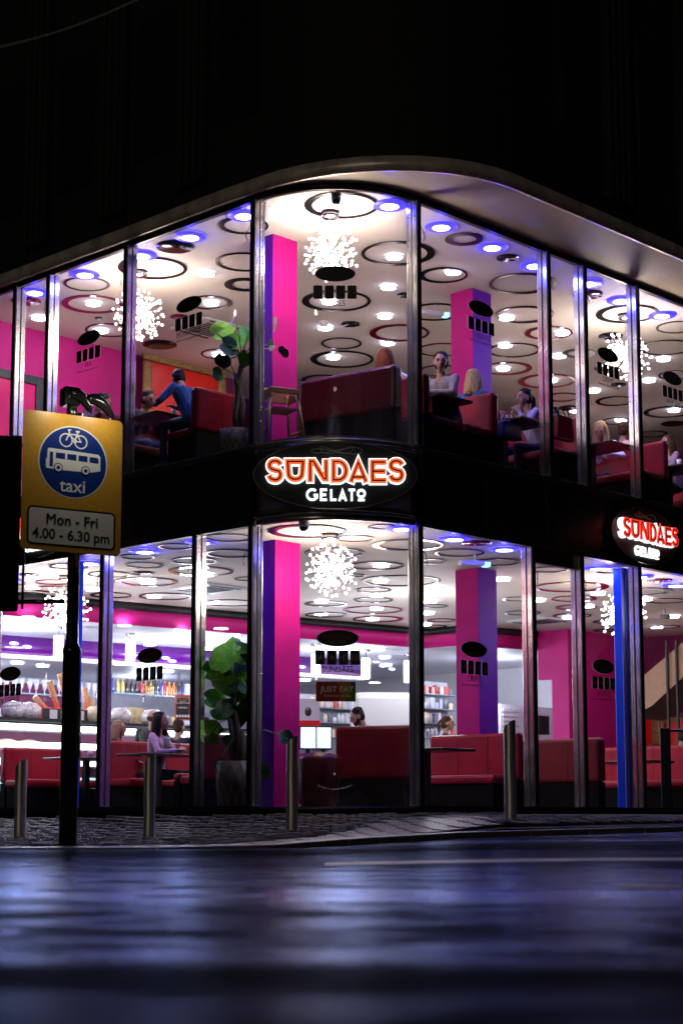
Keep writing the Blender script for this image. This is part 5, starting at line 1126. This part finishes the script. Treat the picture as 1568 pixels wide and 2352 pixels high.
def person(lab, px_, zf, face, lean=0, hy=0, hp=0, tl=None, tr=None, top=None, pants=None, skin=None, hair='short', hairm=None, g='m', seat=.48, stand=False, side=0, feet=None, sc=None, beard=False, glasses=False, poleL=(-.8,-.2,-.6), poleR=(.8,-.2,-.6), tilt=0, bare=0):
    top = top or cloth('grey', (.2,.2,.2)); pants = pants or cloth('dark', (.015,.015,.02)); skin = skin or M_skin; hairm = hairm or M_hairk
    L = Vector; sc = sc or (1.06 if zf > 3 else (1.05 if stand else .98))
    hipz = seat+.09 if not stand else .95
    hip = L((0, 0, hipz)); a = R_(lean); sd_ = R_(side)
    ax = L((math.sin(sd_), math.sin(a)*math.cos(sd_), math.cos(a)*math.cos(sd_)))
    chest = hip+ax*.33; nb = hip+ax*.50; rx = Matrix.Rotation(-a, 3, 'X') @ Matrix.Rotation(sd_, 3, 'Y')
    w_ = .185 if g == 'm' else .155
    shl = nb+rx @ L((-w_, -.005, -.045)); shr = nb+rx @ L((w_, -.005, -.045))
    HR = Matrix.Rotation(R_(hy), 3, 'Z') @ Matrix.Rotation(R_(hp), 3, 'X') @ Matrix.Rotation(R_(tilt), 3, 'Y')
    neck = nb+ax*.015+L((0, .012, 0)); hc = neck+(ax*.3+HR @ L((0, .15, .8))).normalized()*.02+HR @ L((0, .025, .115))
    caps = []; mb = MB()
    def cap(p, q, r1, r2, k, n=10):
        p, q = L(p), L(q); m = 4
        mb.tube([p.lerp(q, i/m) for i in range(m+1)], [lerp(r1, r2, i/m) for i in range(m+1)], n); mb.ball(p, r1*.999, n, 7); mb.ball(q, r2*.999, n, 7); caps.append((tuple(p), tuple(q), r1, r2, k))
    b_ = 1 if g == 'm' else .88
    # torso
    for s_ in (-1, 1):
        cap(hip+L((s_*.075, 0, 0)), hip+rx @ L((s_*.055, .01, .2)), .115*b_, .105*b_, 1); cap(hip+rx @ L((s_*.055, .01, .2)), chest+rx @ L((s_*.085, .0, .06)), .105*b_, .105*b_, 1)
        cap(chest+rx @ L((s_*.07, 0, .07)), nb+rx @ L((s_*.10, -.01, -.06)), .10*b_, .062*b_, 1)
        if g == 'f': cap(chest+rx @ L((s_*.065, .07, .035)), chest+rx @ L((s_*.06, .06, .0)), .058, .058, 1)
    cap(nb+L((0,0,-.03)), neck+HR @ L((0, 0, .05)), .055*b_, .050*b_, 0)
    # head: skull, face, jaw, nose, brow, ears
    def H(x, y, z): return hc+HR @ L((x, y, z))
    mb.ball(H(0,-.008,.028), (.076,.092,.088), 14, 10, HR); caps.append((tuple(H(0,-.03,.02)), tuple(H(0,.01,.03)), .085, .085, 0))
    cap(H(0,.025,.0), H(0,.045,-.062), .066, .042, 0, 12); cap(H(0,.02,-.02), H(0,.055,-.088), .055, .026, 0, 12)
    cap(H(0,.086,.012), H(0,.106,-.022), .009, .014, 0, 8); cap(H(-.035,.074,.03), H(.035,.074,.03), .014, .014, 0, 8)
    cap(H(-.014,.085,-.052), H(.014,.085,-.052), .011, .011, 0, 8)
    for s_ in (-1, 1): mb.ball(H(s_*.078,-.005,-.004), (.011,.022,.034), 8, 6, HR); caps.append((tuple(H(s_*.078,-.005,-.02)), tuple(H(s_*.078,-.005,.015)), .018, .018, 0)); cap(H(s_*.03,.05,-.012), H(s_*.034,.052,-.03), .030, .026, 0, 8)
    # arms and hands
    tl = tl or (-.14, .36, hipz+.16); tr = tr or (.14, .36, hipz+.16)
    for s_, sh, tg, pole in ((-1, shl, tl, poleL), (1, shr, tr, poleR)):
        el, wr = ik(sh, tg, .285*b_**.5, .255*b_**.5, pole)
        cap(sh, el, .056*b_, .044*b_, 1); cap(el, wr, .043*b_, .030*b_, 0 if bare else 1)
        d = (wr-el).normalized(); up = L((0,0,1)); sx_ = d.cross(up); sx_ = sx_.normalized() if sx_.length > .05 else L((1,0,0)); nn = sx_.cross(d)
        pm_ = wr+d*.06; cap(wr-d*.01, pm_+sx_*.014, .024, .024, 0, 8); cap(wr, pm_-sx_*.016, .022, .022, 0, 8)
        for f in range(4):
            off = (f-1.5)*.019; b0 = pm_+sx_*off+d*.015; ln = (.034, .040, .037, .028)[f]; k1 = b0+d*ln-nn*.006; k2 = k1+d*ln*.6-nn*.022; cap(b0, k1, .0105, .0095, 0, 6); cap(k1, k2, .0095, .008, 0, 6)
        tb = wr+d*.025-sx_*.02*s_*-1; k1 = tb+(d*.6-sx_*s_*-1*.8).normalized()*.04; cap(tb, k1, .013, .010, 0, 6); cap(k1, k1+d*.025, .010, .009, 0, 6)
    # legs
    for s_ in (-1, 1):
        hj = hip+L((s_*.09, .0, -.03))
        if stand: kn = hj+L((0,.02,-.43)); ft = kn+L((0,-.03,-.42))
        else: kn = hj+L((s_*.03,.42,-.0)); ft = L((s_*.13,.40+(feet or 0), .07))
        cap(hj, kn, .088*b_, .060*b_, 2); cap(kn, ft, .057*b_, .040, 2); cap(ft+L((0,-.02,-.03)), ft+L((0,.15,-.04)), .038, .030, 3)
    # place: head centre must be seen at px_
    Fv = L((face[0], face[1], 0)).normalized(); th = math.atan2(-Fv.x, Fv.y); RZ = Matrix.Rotation(th, 3, 'Z')
    hw = atz(px_[0], px_[1], zf+hc.z*sc); off = RZ @ L((hc.x, hc.y, 0))*sc
    t = thing('person', lab, 'person', (hw.x-off.x, hw.y-off.y, zf), th); t.scale = (sc, sc, sc)
    body = remeshed('body', mb, [skin, top, pants, M_rubber], .0125, t, 2, caps)
    # face details
    fb = MB()
    for s_ in (-1, 1): fb.ball(H(s_*.031,.088,.012), (.012,.007,.006), 8, 6, HR)
    fb.build('eyes', M_eye, body); e2 = MB()
    for s_ in (-1, 1): e2.tube([H(s_*.016,.092,.030), H(s_*.034,.094,.035), H(s_*.050,.083,.030)], [.003,.0045,.003], 5)
    e2.build('eyebrows', hairm, body); MB().tube([H(-.022,.092,-.053), H(0,.098,-.051), H(.022,.092,-.053)], [.003,.006,.003], 6).build('lips', M_lip, body)
    if beard: q = MB(); q.ball(H(0,.045,-.075), (.058,.045,.04), 12, 8, HR); q.ball(H(-.05,.02,-.05),(.02,.03,.045),8,6,HR); q.ball(H(.05,.02,-.05),(.02,.03,.045),8,6,HR); remeshed('beard', q, [hairm], .009, body, 1)
    if glasses:
        q = MB()
        for s_ in (-1, 1): q.tube([H(s_*.034+.022*math.cos(u), .104, .010+.018*math.sin(u)) for u in [6.283*i/12 for i in range(13)]], .0022, 5, False); q.tube([H(s_*.056,.104,.014), H(s_*.08,.0,.018)], .002, 5)
        q.tube([H(-.012,.106,.012),H(.012,.106,.012)], .002, 5); q.build('glasses', M_eye, t)
    # hair
    hb = MB(); rn = random.Random(len(lab)*7+int(px_[0])); 
    def hball(x, y, z, r): hb.ball(H(x, y, z), r, 14, 10, HR)
    if hair != 'bald':
        hball(0,-.022,.046,(.083,.092,.083)); hball(0,-.045,.0,(.078,.065,.085))
        for k in range(26):
            u = rn.uniform(0, 6.28); v = rn.uniform(.1, 1.2); hball(.070*math.sin(v)*math.cos(u), -.02+.085*math.sin(v)*math.sin(u)*(.6 if math.sin(u) > 0 else 1), .055+.062*math.cos(v), (.022,.022,.018))
    else: hball(0,-.052,-.005,(.076,.052,.05))
    if hair in ('long', 'shoulder', 'front'):
        ln = {'long': .34, 'shoulder': .17, 'front': .30}[hair]
        for k in range(64):
            u = R_(rn.uniform(-205, 25)); cx_, cy_ = math.cos(u), math.sin(u)
            if hair == 'front' and rn.random() < .25: cy_ = abs(cy_)*.5
            p0 = H(.074*cx_, -.015+.085*cy_, .05); p1 = H(.092*cx_, -.015+.10*cy_, -.03); l_ = ln*rn.uniform(.75, 1.05)
            q0 = p1+L((.012*cx_, -.01, -l_*.5)); q1 = q0+L((rn.uniform(-.02,.02), rn.uniform(-.02,.02), -l_*.5))
            hb.tube([H(.04*cx_, -.01+.05*cy_, .115), p0, p1, q0, (q0+q1)/2+L((rn.uniform(-.01,.01), 0, 0)), q1], [.016,.020,.018,.016,.012,.004], 6)
    if hair == 'pony':
        hball(0,-.11,.045,(.03,.03,.03))
        for k in range(14): s1 = rn.uniform(-.025,.025); hb.tube([H(s1*.4,-.11,.05), H(s1,-.155,.01), H(s1*1.3,-.150,-.08), H(s1*1.2,-.13,-.17+rn.uniform(-.03,.03))], [.012,.016,.013,.004], 6)
    if hair == 'updo':
        for k in range(30):
            u = rn.uniform(0, 6.28); hb.tube([H(.05*math.cos(u),-.07+.02*math.sin(u),.08), H(.085*math.cos(u+1),-.09,.02), H(.06*math.cos(u+2),-.10,-.06), H(.05*math.cos(u+2.5),-.09,-.17+rn.uniform(-.03,.05))], [.018,.018,.013,.004], 6)
        hball(.0,-.10,.05,(.05,.04,.045))
    hb_o = remeshed('hair', hb, [hairm], .009, body, 1); mo = hb_o.modifiers.new('d', 'DISPLACE'); tx = bpy.data.textures.get('strands') or bpy.data.textures.new('strands', 'CLOUDS'); tx.noise_scale = .015; mo.texture = tx; mo.strength = .010; mo.mid_level = .5
    return t
mR = (-dR.x, -dR.y); pR = (dR.x, dR.y); pL = (dL.x, dL.y); mL = (-dL.x, -dL.y)
C1 = cloth('grey_sweater', (.30,.24,.26)); C2 = cloth('royal_blue', (.010,.075,.23)); C3 = cloth('dark_top', (.012,.010,.015)); C4 = cloth('lilac', (.50,.46,.66)); C5 = cloth('white_blue', (.60,.62,.85)); C6 = cloth('pink', (.72,.42,.55)); C7 = cloth('navy', (.01,.012,.03)); C8 = cloth('burgundy', (.14,.008,.03)); C9 = cloth('white', (.75,.75,.78)); C10 = cloth('charcoal', (.05,.05,.055)); C11 = cloth('denim', (.02,.035,.09)); C12 = cloth('blue_bright', (.02,.05,.5)); C13 = cloth('plum', (.12,.04,.10))
# upper storey
person('man in a grey sweater turning towards the street with his arm on the table', (1012, 833), FU, (-.70,-.60), seat=.36, sc=1.16, lean=12, side=-3, hy=44, hp=-4, tl=(-.12,.40,.70), tr=(.06,.38,.70), top=C1, pants=C7, hairm=M_hairk, poleR=(1,-.3,-.4), poleL=(-1,-.2,-.5), beard=False)
person('woman seen from behind with tied up wavy blond hair beside the purple column', (1089, 873), FU, (.62,.75), seat=.42, sc=1.12, lean=3, hy=10, top=C2, hair='shoulder', hairm=M_hairy, g='f')
person('woman with long auburn hair seen from behind over the big burgundy booth back', (884, 828), FU, (.45,.85), seat=.40, sc=1.16, lean=8, hy=20, top=C5, hair='long', hairm=M_hairr, g='f', tr=(.30,.34,.98))
person('dark haired woman in lilac resting her cheek on her hand', (1202, 915), FU, (-.86,-.40), seat=.42, sc=1.13, lean=22, hy=8, hp=-4, tl=(-.06,.335,.925), tr=(.15,.45,.70), top=C4, pants=C7, hair='pony', hairm=M_hairk, g='f', poleL=(-.3,.6,-1), bare=0)
person('dark haired person half hidden behind the mullion above the magenta bag', (1272, 955), FU, mR, lean=5, hy=0, top=C3, hair='shoulder', g='f')
person('blond woman in a white top bending over her table', (1378, 990), FU, (-.55,-.80), seat=.42, sc=1.13, lean=24, hy=12, hp=-26, tl=(-.15,.42,.76), tr=(.08,.45,.76), top=C5, pants=C11, hair='front', hairm=M_hairy, g='f')
person('man with cropped hair and a pale shirt seen over the booth beside the mullion', (1432, 990), FU, (.5,.85), lean=2, hy=0, top=cloth('rose_shirt', (.6,.35,.42)), hair='short', hairm=M_hairb)
tG = person('woman with glasses and long brown hair holding an ice cream cone at the right edge', (1532, 1018), FU, (-.86,-.3), lean=8, hy=5, hp=0, tl=(-.10,.36,.86), tr=(.10,.36,.88), top=cloth('mauve', (.30,.2,.32)), hair='long', hairm=M_hairb, g='f', glasses=True)
c = tG.matrix_basis @ Vector((0, .47, .93)); t = thing('ice_cream_cone', 'ice cream cone held by the woman with glasses', 'ice cream', c); MB().tube([(0,0,-.06),(0,0,.04)], [.008,.026], 10).build('cone', cone_m, t); MB().ball((0,0,.06), .032, 12, 8).build('scoop', M_oak, t)
person('man in a blue jumper seen from behind leaning over the upper left table', (410, 872), FU, (-.75,.55), lean=27, hy=-28, hp=-30, tl=(-.22,.44,.80), tr=(.10,.40,.80), top=C2, pants=C7, hair='short', hairm=M_hairk)
person('person in dark clothes with lowered head opposite the man in blue', (342, 918), FU, (.80,-.55), lean=30, hy=-10, hp=-18, tl=(-.12,.38,.84), tr=(.12,.36,.84), top=C3, pants=C11, skin=M_skin2, hair='short', hairm=M_hairk)
person('man with his head bowed behind the lamp on the sign pole', (238, 925), FU, (.88,-.35), lean=34, hy=0, hp=-28, top=C13, skin=M_skin2, hair='short', hairm=M_hairk)
# lower storey
person('woman in a pink sweater with long black hair looking right at her table', (370, 1657), FL, (.90,-.34), seat=.40, sc=1.10, lean=6, hy=0, hp=3, tl=(-.06,.34,.78), tr=(.10,.36,.76), top=C6, pants=C7, skin=M_skin, hair='long', hairm=M_hairk, g='f')
person('woman with shoulder length light brown hair behind the red booth', (274, 1674), FL, (.95,-.1), lean=0, hy=0, top=C7, hair='shoulder', hairm=mat('hair_light_brown', (.25,.14,.08), .65, noise=.3, nscale=50), g='f')
def standing(lab, px_, b, **k):
    a, z = onB(px_[0], px_[1], b); zf = z-1.60*k.get('sc', 1.05); return person(lab, px_, zf, stand=True, **k)
standing('bald man in a grey suit jacket seen from behind at the counter', (350, 1650), 6.3, face=(.1,1), top=C10, hair='bald', hairm=M_hairb)
standing('person in a dark coat behind the woman in pink', (412, 1672), 5.9, face=(.5,.8), top=C7, hair='short', hairm=M_hairb)
standing('person in a pale shirt half hidden behind the lower plant', (474, 1668), 5.0, face=(.7,.5), top=C4, skin=M_skin2, hair='short', hairm=M_hairk)
standing('bearded staff man in a white shirt looking down at the till', (820, 1647), 3.0, face=(-.95,-.25), lean=22, hp=-24, top=C9, hair='short', hairm=M_hairk, beard=True, tl=(-.1,.42,1.12), tr=(.12,.42,1.12))
standing('woman in burgundy with a ponytail behind the red booth', (1028, 1663), 4.2, face=(.97,-.1), top=C8, hair='pony', hairm=M_hairb, g='f', tl=(-.1,.45,1.2), tr=(.1,.5,1.25))
person('person in bright blue with cropped hair at the lower right edge', (1566, 1692), FL, (.3,.9), top=C12, hair='short', hairm=M_hairb)
# bags
def bag(loc, lab, m_, s=(.16,.09,.15), rz=0):
    t = thing('handbag', lab, 'bag', loc, rz); mb = MB(); mb.prism([(-s[0], 0), (s[0], 0), (s[0]*.8, s[2]*1.6), (-s[0]*.8, s[2]*1.6)], -s[1]*.7, s[1]*.7, 'y'); o = remeshed('body', mb, [m_], .02, t, 8)
    for y in (-.03, .03): MB().tube([(s[0]*.6*math.cos(math.pi*k/8), y, s[2]*1.55+.13*math.sin(math.pi*k/8)) for k in range(9)], .008, 6).build('handle', M_black, t)
p = atz(1290, 985, FU+.62); bag((p.x, p.y, FU+.47), 'shiny magenta bag hung on the booth between the narrow upper windows', mat('magenta_bag', (.55,.01,.15), .25, coat=.6, bump=.6, bscale=10), (.20,.10,.20), ANG)
p = atz(1165, 975, FU+.66); bag((p.x, p.y, FU+.47), 'dark blue jacket bundle by the red booth next to the table with drinks', mat('blue_nylon', (.005,.03,.22), .3, coat=.4, bump=.8, bscale=12), (.22,.12,.14), ANG)
p = atz(400, 1726, FL+.86); bag((p.x, p.y, FL+.781), 'black handbag with looped handles on the table by the woman in pink', M_rubber, (.15,.08,.07), ANG)
p = atz(383, 1708, FL+.85); t = thing('paper_cup', 'wrapped white cup on the table in front of the woman in pink', 'cup', (p.x, p.y, FL+.782)); MB().lathe([(.001,0),(.035,0),(.045,.12),(.03,.15),(.001,.16)], 14, cap=False).build('cup_body', C9, t)
for ob in list(S.objects):
    if ob.type == 'LIGHT' and ob.parent is None and ob.name != 'moon' and 'lamp' in ob.name: pass
